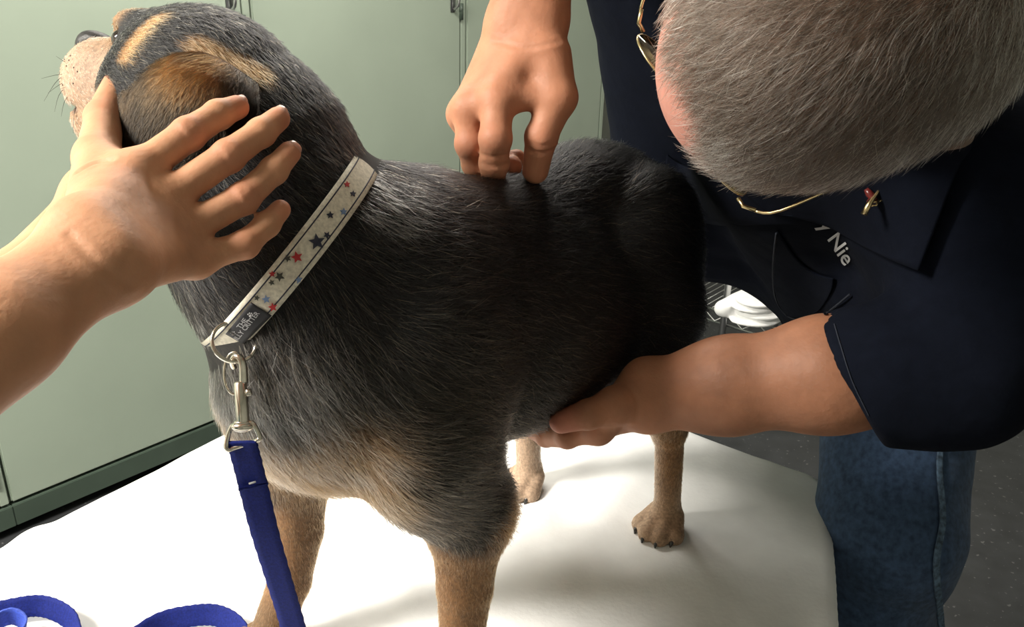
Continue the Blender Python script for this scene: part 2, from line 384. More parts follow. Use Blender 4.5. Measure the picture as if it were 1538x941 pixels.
ang = np.minimum(over/er, math.pi/2); drop = np.maximum(over-er*math.pi/2, 0)
base = np.where((dl > r0)[:, None], q+dirn*r0, G); base = base + dirn*(np.sin(ang)*er)[:, None]
Pw = ORG + base[:, :1]*eu_ + base[:, 1:]*ev_
wv = (fbm(np.c_[G, np.zeros(len(G))], 7, 2)-.5)
Pw = Pw + (dirn[:, :1]*eu_+dirn[:, 1:]*ev_)*(wv*drop*.5 + .012*wv*(over > 0))[:, None]
Pw[:, 2] = towel_z(Pw) - (1-np.cos(ang))*er - drop
i_, j_ = np.meshgrid(np.arange(nu-1), np.arange(nv-1), indexing='ij'); k_ = (i_*nv+j_).ravel()
me = mesh_np('towel', Pw, np.stack([k_, k_+nv, k_+nv+1, k_+1], 1))
tw = tag(link('towel', me, M['towel']), 'white cotton towel covering the examination table under the dog', 'towel')
sm = tw.modifiers.new('thick', 'SOLIDIFY'); sm.thickness = .003; sm.offset = -1
# --- wire rack behind the man
P1 = Zp(1055, 459, .42); P2 = Zp(1145, 489, .42); P3 = Zp(1522, 598, .42)
ed = nrm(P3-P1); en = np.array([-ed[1], ed[0], 0]); en = en if en@FW > 0 else -en
def rk(a, b, z): return P1*[1, 1, 0]+ed*a+en*b+np.array([0, 0, z])
rl = float((P3-P1)@ed)+.25; rd = .42
t = empty('wire_rack', rk(rl/2, rd/2, 0), 'chrome wire shelving rack seen in the gap behind the man', 'rack')
zs = (.42, .86)
for z in zs:
    s_ = empty('shelf', rk(rl/2, rd/2, z)); setparent(s_, t)
    for nm, bb in (('front_truss', 0.0), ('rear_truss', rd)):
        bm = bmesh.new(); bm_tube(bm, [rk(-.3, bb, z), rk(rl, bb, z)], .0042, 8); bm_tube(bm, [rk(-.3, bb, z-.042), rk(rl, bb, z-.042)], .0042, 8)
        n = int((rl+.3)/.05); bm_tube(bm, [rk(-.3+(rl+.3)*k/n, bb, z-(.040 if k % 2 else .002)) for k in range(n+1)], .0026, 6); bm_obj(nm, bm, M['steel'], s_)
    bm = bmesh.new()
    for k in range(int((rl+.3)/.024)+1): bm_tube(bm, [rk(-.3+.024*k, 0, z+.004), rk(-.3+.024*k, rd, z+.004)], .0017, 5)
    o = bm_obj('deck_wires', bm, M['steel'], s_); o['kind'] = 'stuff'
pa = float((Zp(1085, 500, .35)-P1)@ed)
for a in (-.28, pa, rl-.02):
    for b in (.0, rd):
        bm = bmesh.new(); bm_tube(bm, [rk(a, b+(.012 if b else -.012), 0), rk(a, b+(.012 if b else -.012), 1.3)], .0115, 12); bm_obj('post', bm, M['steel'], t)
dZ_ = np.array([0, 0, 1.]); bq = Zp(1122, 447, .49); ba, bb_ = float((bq-P1)@ed)-.17, float((bq-P1)@en)-.19
bg = U(.012, *[ell(rk(.21+ba+dx, .18+bb_+dy, .447+k*.021), np.array([ed, en, dZ_]), (rx, ry, .0135)) for k, (dx, dy, rx, ry) in enumerate(((0, 0, .085, .11), (.012, .01, .08, .10), (-.008, .0, .078, .105), (.006, -.01, .07, .09)))], cap(rk(.135+ba, .10+bb_, .47), rk(.15+ba, .26+bb_, .475), .028, .024))
V, F = polygonise(bg, .005); V = V + .016*(fbm(V*[1, 1, .6], 22)[:, None]-.5)*nrm(np.array([.4, -.5, .7])); me = mesh_np('folded_towel', V, F)
tag(link('bundled_cloth', me, M['towel']), 'white bundled cloth lying on the wire rack shelf', 'cloth')
# ------------------------------------------------------------------ strands
def strands(name, verts, faces, n, dens, dirf, lenf, colf, rad, parent, m, seg=4, lift=.35, jit=.35, curl=.0):
    tri = np.concatenate([faces[:, [0, 1, 2]], faces[:, [0, 2, 3]]]); a, b, c = verts[tri[:, 0]], verts[tri[:, 1]], verts[tri[:, 2]]
    fn = np.cross(b-a, c-a); ar = np.linalg.norm(fn, axis=1); fn = fn/np.maximum(ar, 1e-12)[:, None]
    wt = ar*dens((a+b+c)/3, fn); wt = wt/wt.sum(); k = rng.choice(len(tri), n, p=wt)
    r1 = np.sqrt(rng.random(n)); r2 = rng.random(n); P = a[k]*(1-r1)[:, None]+b[k]*(r1*(1-r2))[:, None]+c[k]*(r1*r2)[:, None]; N = fn[k]
    d = dirf(P, N); d = d-(d*N).sum(1)[:, None]*N; d /= np.maximum(np.linalg.norm(d, axis=1), 1e-6)[:, None]
    d = d + rng.normal(0, jit, (n, 3)); d = d-(d*N).sum(1)[:, None]*N; d /= np.maximum(np.linalg.norm(d, axis=1), 1e-6)[:, None]
    ln = lenf(P, N)*(.6+.8*rng.random(n)); cv = rng.normal(0, 1, (n, 3)); pts = np.zeros((n, seg+1, 3), np.float32)
    lf = lift*(.5+rng.random(n))
    for i in range(seg+1):
        t = i/seg
        pts[:, i] = P - N*.0008 + (d*(t*ln)[:, None]) + N*(ln*lf*(t*(1-.62*t)))[:, None] + cv*(curl*ln*t*t)[:, None]
    cu = bpy.data.hair_curves.new(name); cu.add_curves([seg+1]*n)
    cu.points.foreach_set('position', pts.ravel())
    ra = cu.attributes.get('radius') or cu.attributes.new('radius', 'FLOAT', 'POINT')
    rr = rad(P) if callable(rad) else np.full(n, rad)
    ra.data.foreach_set('value', (rr[:, None]*np.array([1, .95, .8, .55, .15][:seg+1] if seg == 4 else np.linspace(1, .15, seg+1))[None]).astype(np.float32).ravel())
    C = np.clip(colf(P, N), 0.001, 1).astype(np.float32); ca = cu.attributes.new('hcol', 'FLOAT_COLOR', 'CURVE')
    ca.data.foreach_set('color', np.concatenate([C, np.ones((n, 1), np.float32)], 1).ravel())
    o = bpy.data.objects.new(name, cu); COL.objects.link(o); cu.materials.append(m); o['kind'] = 'stuff'
    if parent is not None: setparent(o, parent)
    return o
# ------------------------------------------------------------------ dog
DF = np.array([-.15, .66, TZ]); dD = nrm([-.25, -.31, 0]); dL = np.array([-dD[1], dD[0], 0]); dZ = np.array([0, 0, 1.])
def at(s, l, z): return DF+dD*s+dL*l+dZ*z
def dloc(P): q = np.asarray(P)-DF; return q@dD, q@dL, q@dZ
DA = np.array([dD, dL, dZ])
HCn = W(308, 128, .705)                                              # skull centre
hf = nrm(RT*-.87+UP*.23+FW*.43); hu = nrm(UP*.93+RT*.30-FW*.0); hu = nrm(hu-hf*(hu@hf)); hl = np.cross(hu, hf)
HA = np.array([hf, hl, hu])
def hd(x, y, z): return HCn+hf*x+hl*y+hu*z
def hloc(P): q = np.asarray(P)-HCn; return q@hf, q@hl, q@hu
CC = W(436, 381, .715); CAx = nrm(-.775*RT+.633*UP-.31*FW)          # collar centre and axis
torso = U(.05,
    ell(at(-.075, 0, .362), DA, (.155, .112, .138)), ell(at(-.235, .0, .332), DA, (.20, .108, .119)), ell(at(-.385, 0, .382), DA, (.088, .088, .094)),
    ell(at(.005, 0, .345), DA, (.078, .085, .085)), cap(at(-.20, .05, .315), at(-.345, .055, .315), .062, .060), cap(at(-.06, 0, .43), at(-.20, 0, .415), .03, .03), cap(at(-.20, 0, .415), at(-.34, 0, .43), .03, .035))
neck = U(.05, cap(at(-.05, 0, .405), CC, .092, .078), cap(CC, W(352, 226, .712), .078, .079), cap(W(352, 226, .712), HCn-hu*.005, .078, .056))
head = U(.022, ell(hd(0, 0, 0), HA, (.060, .055, .054)), ell(hd(.036, 0, .018), HA, (.040, .043, .034)), ell(hd(.02, .034, -.022), HA, (.045, .028, .034)), ell(hd(.02, -.034, -.022), HA, (.045, .028, .034)),
    cap(hd(.045, 0, -.006), hd(.116, 0, -.004), .037, .029), ell(hd(.100, .013, -.019), HA, (.036, .019, .026)), ell(hd(.100, -.013, -.019), HA, (.036, .019, .026)), cap(hd(.03, 0, -.044), hd(.106, 0, -.050), .024, .018),
    ell(hd(.063, .027, .030), HA, (.016, .014, .011)), ell(hd(.063, -.027, .030), HA, (.016, .014, .011)))
head = SUB(head, U(0, ell(hd(.072, .038, .018), HA, (.013, .012, .009)), ell(hd(.072, -.038, .018), HA, (.013, .012, .009))), .006)
MOUTH = [[hd(.035, .047*g, -.040), hd(.07, .038*g, -.0445), hd(.10, .030*g, -.0445), hd(.122, .017*g, -.040), hd(.133, 0, -.034)] for g in (1, -1)]
head = SUB(head, U(0, *[cap(a, b, .0032) for q in MOUTH for a, b in zip(q[:-1], q[1:])]), .004)
def paw(c, fwd, sc=1.0):
    fwd = nrm(fwd); sd = np.cross(dZ, fwd); A = np.array([fwd, sd, dZ]); ch = []
    for y, x, r in ((-.0185, .014, .0112), (-.0068, .026, .0122), (.0068, .026, .0122), (.0185, .014, .0112)):
        a = c+(fwd*(x-.026)+sd*y*.75)*sc+dZ*.024*sc; b = c+(fwd*x+sd*y*1.3)*sc+dZ*.0115*sc; ch.append(U(.004, cap(a, b, r*.95*sc, r*sc), ell(b, A, (r*1.25*sc, r*.95*sc, r*.95*sc))))
    return FAN(U(.008, cap(c+dZ*.026*sc-fwd*.012*sc, c+dZ*.016*sc+fwd*.004*sc, .0185*sc, .0165*sc), ell(c-fwd*.006*sc+dZ*.010*sc, A, (.022*sc, .019*sc, .010*sc))), ch, .003)
PAWS = {}
def claws(c, fwd, sc, out):
    fwd = nrm(fwd); sd = np.cross(dZ, fwd)
    for y, x in ((-.0185, .014), (-.0068, .026), (.0068, .026), (.0185, .014)):
        p = c+(fwd*(x+.0105)+sd*y*1.35)*sc+dZ*.013*sc; out.append((p, fwd, sc))
CL = []
def foreleg(l, sx, pf, sc):
    sg = 1 if l > 0 else -1; la = abs(l)*sg
    n = U(.03, ell(at(-.04, la*.92, .33), DA, (.075, .044, .105)), cap(at(-.015, la, .30), at(-.070+sx, la, .215), .050, .037), cap(at(-.070+sx, la, .215), at(-.066+sx, la, .13), .035, .0258))
    n = U(.004, n, cap(at(-.066+sx, la, .13), at(-.062+sx*1.2, la, .075), .0258, .0212), cap(at(-.062+sx*1.2, la, .075), at(-.045+sx*1.4, la, .03), .0212, .0195), ell(at(-.083+sx*1.2, la, .078), DA, (.007, .006, .008)))
    c = at(-.045+sx*1.5, la, 0); claws(c, pf, sc, CL); return U(.008, n, paw(c, pf, sc))
fl = foreleg(.092, 0, dD+.1*dL, 1.05); fr = foreleg(-.090, .05, dD-.15*dL, 1.05)
def hindleg(l, fx, pf, sc):
    n = U(.035, ell(at(-.385, l*.68, .345), DA, (.088, .050, .115)), cap(at(-.36, l*.95, .31), at(-.345+fx, l, .25), .052, .038), cap(at(-.345+fx, l, .25), at(-.408+fx, l*1.02, .15), .038, .0205))
    n = U(.012, n, cap(at(-.414+fx, l*1.02, .145), at(-.424+fx, l*1.04, .04), .0175, .0160), cap(at(-.412+fx, l*1.02, .16), at(-.430+fx, l*1.02, .147), .014, .012))
    c = at(-.416+fx, l*1.04, 0); claws(c, pf, sc, CL); return U(.010, n, paw(c, pf, sc))
hlg = hindleg(.103, 0, dD+.12*dL, .95); hrg = hindleg(-.075, .045, dD, .95)
tail = chain([(at(-.45, -.01, .42), .024), (at(-.482, -.03, .36), .018), (at(-.488, -.04, .26), .013), (at(-.48, -.04, .2), .008)], .01)
dog_n = U(.012, U(.03, torso, fl, fr, hlg, hrg, tail), U(.03, neck, torso), head)
dog_n = U(.02, U(.03, torso, neck), head, fl, fr, hlg, hrg, tail)
V, F = polygonise(dog_n, .0036)
V[:, 2] = np.maximum(V[:, 2], towel_z(V)+.0005)
dog = empty('dog', at(-.2, 0, 0), 'black and tan dog with cream muzzle standing on the white towel', 'dog')
BLK = np.array([.010, .0095, .010]); TAN = np.array([.30, .165, .072]); CRM = np.array([.52, .37, .26]); GRY = np.array([.20, .195, .19]); BRN = np.array([.20, .085, .025]); PALE = np.array([.31, .205, .140])
NEAR = None
def dogcol(P, ticks=False):
    P = np.asarray(P, float); s, l, z = dloc(P); hx, hy, hz = hloc(P); n1 = fbm(P, 22)-.5; n2 = fbm(P, 60, 2, 5)-.5; n = len(P)
    C = np.tile(BLK, (n, 1))
    C = mix(C, [.024, .020, .016], sst(-.35, .0, s)*sst(.46, .33, z)*.9)               # brownish ticking over the shoulder
    # legs
    lt = sst(.222, .150, z + n1*.12 + n2*.03 - .035*sst(-.02, -.10, s)*(s > -.2))
    lt = np.where(s < -.25, sst(.215, .18, z+n1*.05), lt); C = mix(C, mix(TAN*[.66, .58, .52], TAN*[.86, .76, .68], sst(-.3, .3, n2)), lt)
    C = mix(C, CRM*[.9, .85, .8], .55*sst(.10, .03, z)*(s < -.25))
    # chest
    ch = sst(.362, .318, z+n1*.07)*np.maximum(sst(.012, .042, s+n1*.03+n2*.02), sst(.285, .25, z+n1*.03)*sst(-.10, -.06, s)*sst(.085, .05, np.abs(l)))*sst(.135, .105, l+n2*.03); C = mix(C, mix(TAN*.46, CRM*.34, sst(-.15, .22, n1+n2)*sst(.23, .33, z)), ch*.95)
    gn = sst(.41, .36, z+n1*.06)*sst(.33, .355, z)*sst(.0, .05, s)*sst(.09, .05, l); C = mix(C, GRY*.35, gn*.7)
    gi = sst(.255, .225, z+n1*.03)*(s < -.1)*(s > -.33)*sst(.06, .03, np.abs(l)); C = mix(C, CRM*.7, gi*.7)
    inn = sst(.30, .22, z+n1*.04)*(s < -.30)*sst(.115, .085, np.abs(l)); C = mix(C, CRM, inn*.8)
    # head
    hm = sst(.034, .026, hx*hx+hy*hy+hz*hz)
    mz = sst(.052, .066, hx+n1*.02)*hm; C = mix(C, mix(mix(PALE, PALE*1.35, sst(.09, .125, hx+n2*.03)), TAN*.85, sst(-.012, .022, hz+n1*.02)*sst(.135, .09, hx)*.75), mz)
    C = mix(C, mix(PALE, TAN, .4), sst(-.02, -.05, hz)*sst(.02, .05, hx)*hm)
    for a, b, r, c, k in HEADP+[(a, b, .0042, np.array([.06, .03, .025]), .8) for q in MOUTH for a, b in zip(q[:-1], q[1:])]:
        ab = b-a; t_ = np.clip(((P-a)@ab)/(ab@ab), 0, 1); d = np.linalg.norm(P-a-t_[:, None]*ab, axis=1)+n2*.010; C = mix(C, c, k*sst(r, r*.45, d))
    return C
me = mesh_np('body', V, F); dog_bvh = bvh_of(me)
def onb(bvh, x, y, d0=.7):
    h = bvh.ray_cast(Vector(CAM), Vector(ray(x, y))); return np.array(h[0]) if h[0] is not None else W(x, y, d0)
HEADP = [(onb(dog_bvh, 191, 74), onb(dog_bvh, 226, 32), .0135, TAN*1.25, .95), (onb(dog_bvh, 282, 66), onb(dog_bvh, 378, 104), .014, TAN*.8, .95), (onb(dog_bvh, 255, 85), onb(dog_bvh, 262, 96), .016, BLK, 1)]
setcol(me, dogcol(V)*.8); dogbody = link('body', me, M['fursk'], dog)
# strands
def ddir(P, N):
    s, l, z = dloc(P); hx, hy, hz = hloc(P); d = np.tile(-dD*1.0-dZ*.55, (len(P), 1))
    fw = fbm(P, 9, 2, 3)-.5; d = d + dL*fw[:, None]*1.2 + dZ*((fbm(P, 11, 2, 9)-.5)[:, None])*1.4
    leg = sst(.25, .18, z); d = mix(d, np.tile(-dZ*1.0-dD*.1, (len(P), 1)), leg)
    chest = sst(.0, .07, s)*sst(.2, .26, z); d = mix(d, np.tile(-dZ*.9+dL*.15, (len(P), 1))+dL*fw[:, None]*2.0, chest*.8)
    r = np.linalg.norm(P-HCn, axis=1); nk = sst(.17, .10, r); ndir = -nrm(-.775*RT+.633*UP)
    d = mix(d, np.tile(ndir, (len(P), 1)), sst(.24, .16, r)*.9); return mix(d, np.tile(-hf-.25*hu, (len(P), 1)), sst(.12, .08, r))
def dlen(P, N):
    s, l, z = dloc(P); r = np.linalg.norm(P-HCn, axis=1); L_ = .0155+.009*fbm(P, 14, 2, 1); L_ = L_*(1-.35*sst(.32, .24, z)*(s < -.3)); L_ = L_*(1+.35*sst(.05, -.1, s)*sst(.3, .25, z)*(s > -.3)*(np.abs(l) < .1))
    L_ = mix(L_[:, None], np.full((len(P), 1), .0065), sst(.265, .15, z))[:, 0]; L_ = mix(L_[:, None], np.full((len(P), 1), .011), sst(.16, .11, r))[:, 0]
    hx = hloc(P)[0]; L_ = np.where((hx > .05) & (r < .17), .0055, L_); a = (P-CC)@CAx; L_ = np.where((a > 0) & (a < .05) & (np.linalg.norm(P-CC, axis=1) < .13), np.minimum(L_, .003+a*.30), L_); return np.where(z < .04, .0030, L_)
def dcol(P, N):
    C = dogcol(P); n = len(P); s, l, z = dloc(P); r = rng.random(n); u_ = rng.random(n)[:, None]
    C = C*(.7+.6*rng.random((n, 1)))
    tk = .045+.13*sst(-.30, -.02, s)*sst(.47, .36, z)+.05*sst(-.15, .0, s)                # grey and straw ticks in the black
    dark = C.max(1) < .05
    C = np.where((dark & (r < tk))[:, None], mix(np.array([.16, .14, .115]), np.array([.30, .23, .14]), rng.random(n))*(.4+.8*u_), C)
    pw = dog_wither; dd = np.linalg.norm((P-pw)*[1, 1, 1.0], axis=1)
    C = np.where(((rng.random(n) < (.40+.5*(vnoise(P, 160) > .5))*sst(.044, .010, dd+.02*(fbm(P, 60)-.5))))[:, None], np.array([.55, .54, .52])*(.4+.7*u_), C)
    gc = sst(.02, .07, s)*sst(.44, .40, z)*sst(.32, .35, z)*sst(.12, .06, l)
    C = np.where((rng.random(n) < .28*gc)[:, None], np.array([.42, .38, .36])*(.35+.8*u_), C)
    cr = (rng.random(n) < .3)[:, None] & ~dark[:, None]; C = np.where(cr, np.minimum(C*1.7+.02, .8), C)
    return C
h_ = dog_bvh.ray_cast(Vector(CAM), Vector(ray(582, 302))); dog_wither = np.array(h_[0]) if h_[0] else at(-.06, .03, .49)
def ddens(P, N):
    s, l, z = dloc(P); v = CAM-P; v /= np.linalg.norm(v, axis=1)[:, None]; f = (v*N).sum(1)
    d = np.where(f > -.25, 1.0, .22); d = d*(1+1.2*sst(.2, .15, z)); r = np.linalg.norm(P-HCn, axis=1); d = d*(1+.9*(r < .16)); q = P-CC; a = q@CAx; return d*np.where((a > -.006) & (a < .010) & (np.linalg.norm(q, axis=1) < .125), 0, 1)+1e-9
strands('fur', V, F, 230000, ddens, ddir, dlen, dcol, lambda P: np.where(dloc(P)[2] < .2, .00013, .00019), dog, M['fur'], lift=.30, jit=.22, curl=.06)
# ear flap: a folded leaf held down by the fingers, standing off the cheek
def leaf(name, rows, th, colf, parent):
    R = np.array([smooth_path(r, 15) for r in rows]); R = np.array([smooth_path(R[:, j], 17) for j in range(15)]).transpose(1, 0, 2)
    n, m_ = R.shape[:2]; i, j = np.meshgrid(np.arange(n-1), np.arange(m_-1), indexing='ij'); k = (i*m_+j).ravel()
    Vv = R.reshape(-1, 3); Ff = np.stack([k, k+1, k+m_+1, k+m_], 1); me = mesh_np(name, Vv, Ff); setcol(me, colf(Vv)*.6); o = link(name, me, M['fursk'], parent)
    md = o.modifiers.new('thick', 'SOLIDIFY'); md.thickness = th; md.offset = 0
    return o, Vv, Ff
def earcol(P):
    q = pr(P); n2 = fbm(P, 60, 2, 5)-.5; C = np.tile([.014, .009, .005], (len(P), 1)); e = P-W(302, 110, .64)
    up = sst(.026, .004, np.abs(e@(UP+.25*RT))+n2*.02)*sst(.036, .010, np.abs(e@RT)); C = mix(C, BRN*1.7, up*.95)
    return mix(C, TAN*.28, .45*sst(-.1, .25, fbm(P, 40, 3, 8)-.45))
rows = [[W(225, 84, .672), W(275, 78, .648), W(330, 94, .638), W(385, 130, .642)],
        [W(197, 116, .662), W(255, 105, .632), W(320, 118, .624), W(388, 160, .632)],
        [W(180, 160, .652), W(240, 150, .624), W(310, 165, .618), W(372, 200, .628)],
        [W(173, 210, .650), W(225, 210, .626), W(285, 222, .622), W(345, 240, .634)],
        [W(176, 246, .656), W(215, 262, .638), W(262, 275, .636), W(310, 285, .645)]]
ear, EV, EF = leaf('ear', rows, .007, earcol, dog); ear['label'] = 'dark brown ear flap folded against the cheek'
def ecol(P, N):
    C = earcol(P); C = np.where(rng.random((len(P), 1)) < .22, C*1.3+np.array([.007, .0045, .0025]), C)*.30; return C*(.5+.9*rng.random((len(P), 1)))*np.where(rng.random((len(P), 1)) < .12, 2.6, 1)
edn = nrm(W(215, 250, .65)-W(300, 90, .65))
en2 = EV[EF[len(EF)//2]]; flip = np.dot(np.cross(en2[1]-en2[0], en2[2]-en2[0]), CAM-en2[0]) < 0
EF2 = EF[:, ::-1] if flip else EF; vn_ = np.zeros_like(EV); fn_ = np.cross(EV[EF2[:, 1]]-EV[EF2[:, 0]], EV[EF2[:, 2]]-EV[EF2[:, 0]])
for c_ in range(4): np.add.at(vn_, EF2[:, c_], fn_)
EVo = EV + .0042*vn_/np.linalg.norm(vn_, axis=1)[:, None]
strands('ear_fur', EVo, EF2, 26000, lambda P, N: np.ones(len(P)), lambda P, N: np.tile(edn, (len(P), 1)), lambda P, N: np.full(len(P), .0115), ecol, .00014, ear, M['fur'], lift=.24, jit=.26)
rows = [[hd(-.01, -.050, .03), hd(-.035, -.046, .042), hd(-.06, -.05, .03)], [hd(-.005, -.074, .022), hd(-.035, -.07, .036), hd(-.065, -.07, .02)], [hd(.0, -.083, -.02), hd(-.03, -.086, -.01), hd(-.06, -.08, -.015)], [hd(.005, -.076, -.05), hd(-.02, -.078, -.055), hd(-.04, -.074, -.05)]]
ear2, EV, EF = leaf('ear', rows, .006, lambda P: np.tile(TAN*.5, (len(P), 1)), dog)
# eyes, nose, whiskers, claws
for sg in (1, -1):
    bm = bmesh.new(); bm_ell(bm, hd(.0635, .0315*sg, .017), HA, (.0100, .0100, .0090), 20); bm_obj('eye', bm, M['eye'], dog)
    
nb = U(.006, ell(hd(.140, 0, .016), HA, (.012, .0155, .0125)), ell(hd(.133, 0, .021), HA, (.016, .015, .009)), ell(hd(.140, 0, .003), HA, (.007, .006, .012)))
nb = SUB(nb, U(0, ell(hd(.150, .0085, .015), HA, (.006, .0035, .004)), ell(hd(.150, -.0085, .015), HA, (.006, .0035, .004))), .002)
V, F = polygonise(nb, .0013); me = mesh_np('nose', V, F); link('nose', me, M['nose'], dog)
bm = bmesh.new()
for k, (p, q, r) in enumerate([((110, 112), (88, 112), (62, 118)), ((105, 108), (85, 122), (66, 152)), ((108, 118), (88, 128), (72, 140)), ((112, 122), (90, 140), (82, 168)), ((118, 128), (98, 150), (92, 175)), ((120, 118), (104, 128), (90, 134)), ((124, 140), (112, 168), (110, 200)), ((112, 100), (96, 92), (84, 84))]):
    bm_tube(bm, smooth_path([W(*p, .738), W(*q, .728), W(*r, .722)], 8), list(np.linspace(.0003, .00008, 8)), 5)
o = bm_obj('whiskers', bm, M['darkhorn'], dog); o['kind'] = 'stuff'
bm = bmesh.new()
for k in range(11):
    hp = hd(.095+.045*rng.random(), .026+.004*rng.random(), -.026+.03*rng.random()); h = dog_bvh.find_nearest(Vector(hp)); bm_ell(bm, h[0], np.eye(3), (.0007,)*3, 6)
o = bm_obj('whisker_spots', bm, M['darkhorn'], dog); o['kind'] = 'stuff'
for p, fw_, sc in CL:
    bm = bmesh.new(); bm_tube(bm, [p-fw_*.007, p-fw_*.001+dZ*.000, p+fw_*.0035-dZ*.004, p+fw_*.0052-dZ*.0085], [.0036, .0033, .0026, .0008], 8); bm_obj('claw', bm, M['darkhorn'], dog)
# ------------------------------------------------------------------ people
def finger(pts, rs, k=.003):
    pts = [np.array(p) for p in pts]; ch = [cap(pts[i], pts[i+1], rs[i], rs[i+1]) for i in range(len(pts)-1)]
    for i in range(1, len(pts)-1): ch.append(cap(pts[i], pts[i], rs[i]*1.04))
    return U(k, *ch)
def hand(wr, wu, wrad, mcps, mr, fingers, thumb, tr, fr_, kk=.010):
    pa = [cap(wr if i < 2 else wu, m, wrad*.92, r) for i, (m, r) in enumerate(zip(mcps, mr))] + [cap(wr, wu, wrad, wrad)] + [cap(mcps[i], mcps[i+1], mr[i]*.86, mr[i+1]*.86) for i in range(3)]
    pa += [cap((wr+wu)/2, (mcps[1]+mcps[2])/2, wrad*.95, mr[1]*.92)]
    palm = U(.012, *pa); palm = U(.014, palm, cap(thumb[0], thumb[1], tr[0], tr[1]), cap(thumb[1], mcps[0], tr[1]*.6, mr[0]*.75))
    fs = [finger([m]+list(f), r) for m, f, r in zip(mcps, fingers, fr_)] + [finger(thumb[1:], tr[1:])]
    return FAN(palm, fs, .007)
def nail(p, q, n, w, ln, parent, m):
    """a small curved plate on the back of a fingertip: p tip centre, q direction of the finger, n outward"""
    q = nrm(q); n = nrm(n-q*(n@q)); s_ = np.cross(n, q); bm = bmesh.new(); g = []
    for i in range(6):
        row = []
        for j in range(7):
            a = (j-3)/3*1.0; t = i/5; rr = w*(1-.25*max(0, t-.6)/.4*abs(a))
            row.append(bm.verts.new(p + q*(ln*(t-.55)*(1 if 0 < i < 5 else 1-.12*abs(a)**2)) + s_*math.sin(a)*rr + n*math.cos(a)*w*.97))
        g.append(row)
    for i in range(5):
        for j in range(6): bm.faces.new((g[i][j], g[i+1][j], g[i+1][j+1], g[i][j+1]))
    o = bm_obj('fingernail', bm, m, parent); md = o.modifiers.new('t', 'SOLIDIFY'); md.thickness = .0008; md.offset = 0; return o
M['nail'] = mat('nail', (.52, .29, .22), .3, sss=.2)
# ---- the helper holding the dog's head
uA, vA = -1.02, .34
def pb(u, v, z): return tb(u, v, z)
a_wr, a_wu = W(133, 352, .515), W(170, 398, .507)
f_r, f_u = W(-8, 474, .462), W(14, 514, .458)
a_el = (f_r+f_u)/2 + nrm((f_r+f_u)/2-(a_wr+a_wu)/2)*.17
a_sh = tb(-.95, .52, 1.37)
mc = [W(203, 260, .572), W(243, 303, .575), W(271, 350, .575), W(294, 390, .578)]
fg = [[W(283, 201, .588), W(328, 172, .605), W(356, 161, .615)], [W(343, 234, .590), W(392, 199, .606), W(418, 178, .616)], [W(365, 298, .592), W(411, 256, .606), W(435, 229, .614)], [W(368, 367, .590), W(401, 337, .600), W(421, 315, .607)]]
th = [W(146, 318, .545), W(147, 238, .605), W(156, 178, .645), W(177, 124, .668)]
handA = hand(a_wr, a_wu, .0185, mc, (.0125, .0125, .012, .0105), fg, th, (.0185, .0145, .0130, .0100),
             [(.0116, .0108, .0096, .0084), (.0115, .0106, .0095, .0083), (.0110, .0102, .0091, .0080), (.0098, .0091, .0082, .0072)])
armA = U(.02, cap(a_wr, f_r, .0185, .0205), cap(a_wu, f_u, .0185, .0205), cap(f_r, a_el, .0205, .038), cap(f_u, a_el, .0205, .038), cap(a_el, a_sh, .040, .050))
b_wr, b_wu = W(140, 292, .685), W(160, 332, .680)
b_f = W(28, 452, .61); b_el = b_f + nrm(b_f-(b_wr+b_wu)/2)*.16; b_sh = tb(-.95, .16, 1.37)
mcb = [W(185, 222, .745), W(190, 246, .738), W(197, 270, .735), W(205, 292, .735)]
fgb = [[W(212, 196, .785), W(240, 176, .80), W(260, 168, .805)], [W(222, 222, .785), W(252, 204, .80), W(272, 196, .805)], [W(230, 248, .785), W(260, 234, .80), W(280, 226, .805)], [W(235, 275, .780), W(262, 264, .795), W(280, 258, .80)]]
thb = [W(168, 285, .69), W(182, 240, .70), W(196, 222, .71), W(206, 212, .715)]
handB = hand(b_wr, b_wu, .0175, mcb, (.0115, .0115, .011, .0095), fgb, thb, (.0165, .012, .011, .009), [(.0105, .0098, .0088, .008)]*3+[(.0092, .0085, .0076, .007)])
armB = U(.02, cap(b_wr, b_f, .0178, .026), cap(b_wu, b_f, .0178, .026), cap(b_f, b_el, .027, .038), cap(b_el, b_sh, .04, .05))
# upper body, outside the picture
A_ax = np.array([eu_, -ev_, dZ])
tors = U(.08, cap(a_sh, b_sh, .055), ell(tb(uA, vA, 1.2), A_ax, (.10, .15, .24)), cap(tb(uA, vA, 1.38), tb(uA+.04, vA, 1.5), .055, .05))
hA = tb(uA+.07, vA, 1.585)
headA = U(.02, ell(hA+dZ*.02, A_ax, (.092, .073, .09)), ell(hA+eu_*.03-dZ*.045, A_ax, (.062, .052, .07)), ell(hA+eu_*.097-dZ*.03, A_ax, (.013, .011, .018)), ell(hA-ev_*.072-dZ*.02, A_ax, (.018, .008, .028)), ell(hA+ev_*.072-dZ*.02, A_ax, (.018, .008, .028)))
bodyA = U(.02, U(.015, armA, handA), U(.015, armB, handB), U(.03, tors, headA))
BASE = np.array([.50, .25, .14]); RED = np.array([.48, .165, .10])
def skincol(base, red, spots):
    def f(P):
        C = np.tile(base, (len(P), 1)); n1 = fbm(P, 30)-.5; C = C*(1+.22*n1[:, None])
        for c, r, a in spots: C = mix(C, red, a*sst(r, r*.25, np.linalg.norm(P-c, axis=1)+n1*.004))
        return C
    return f
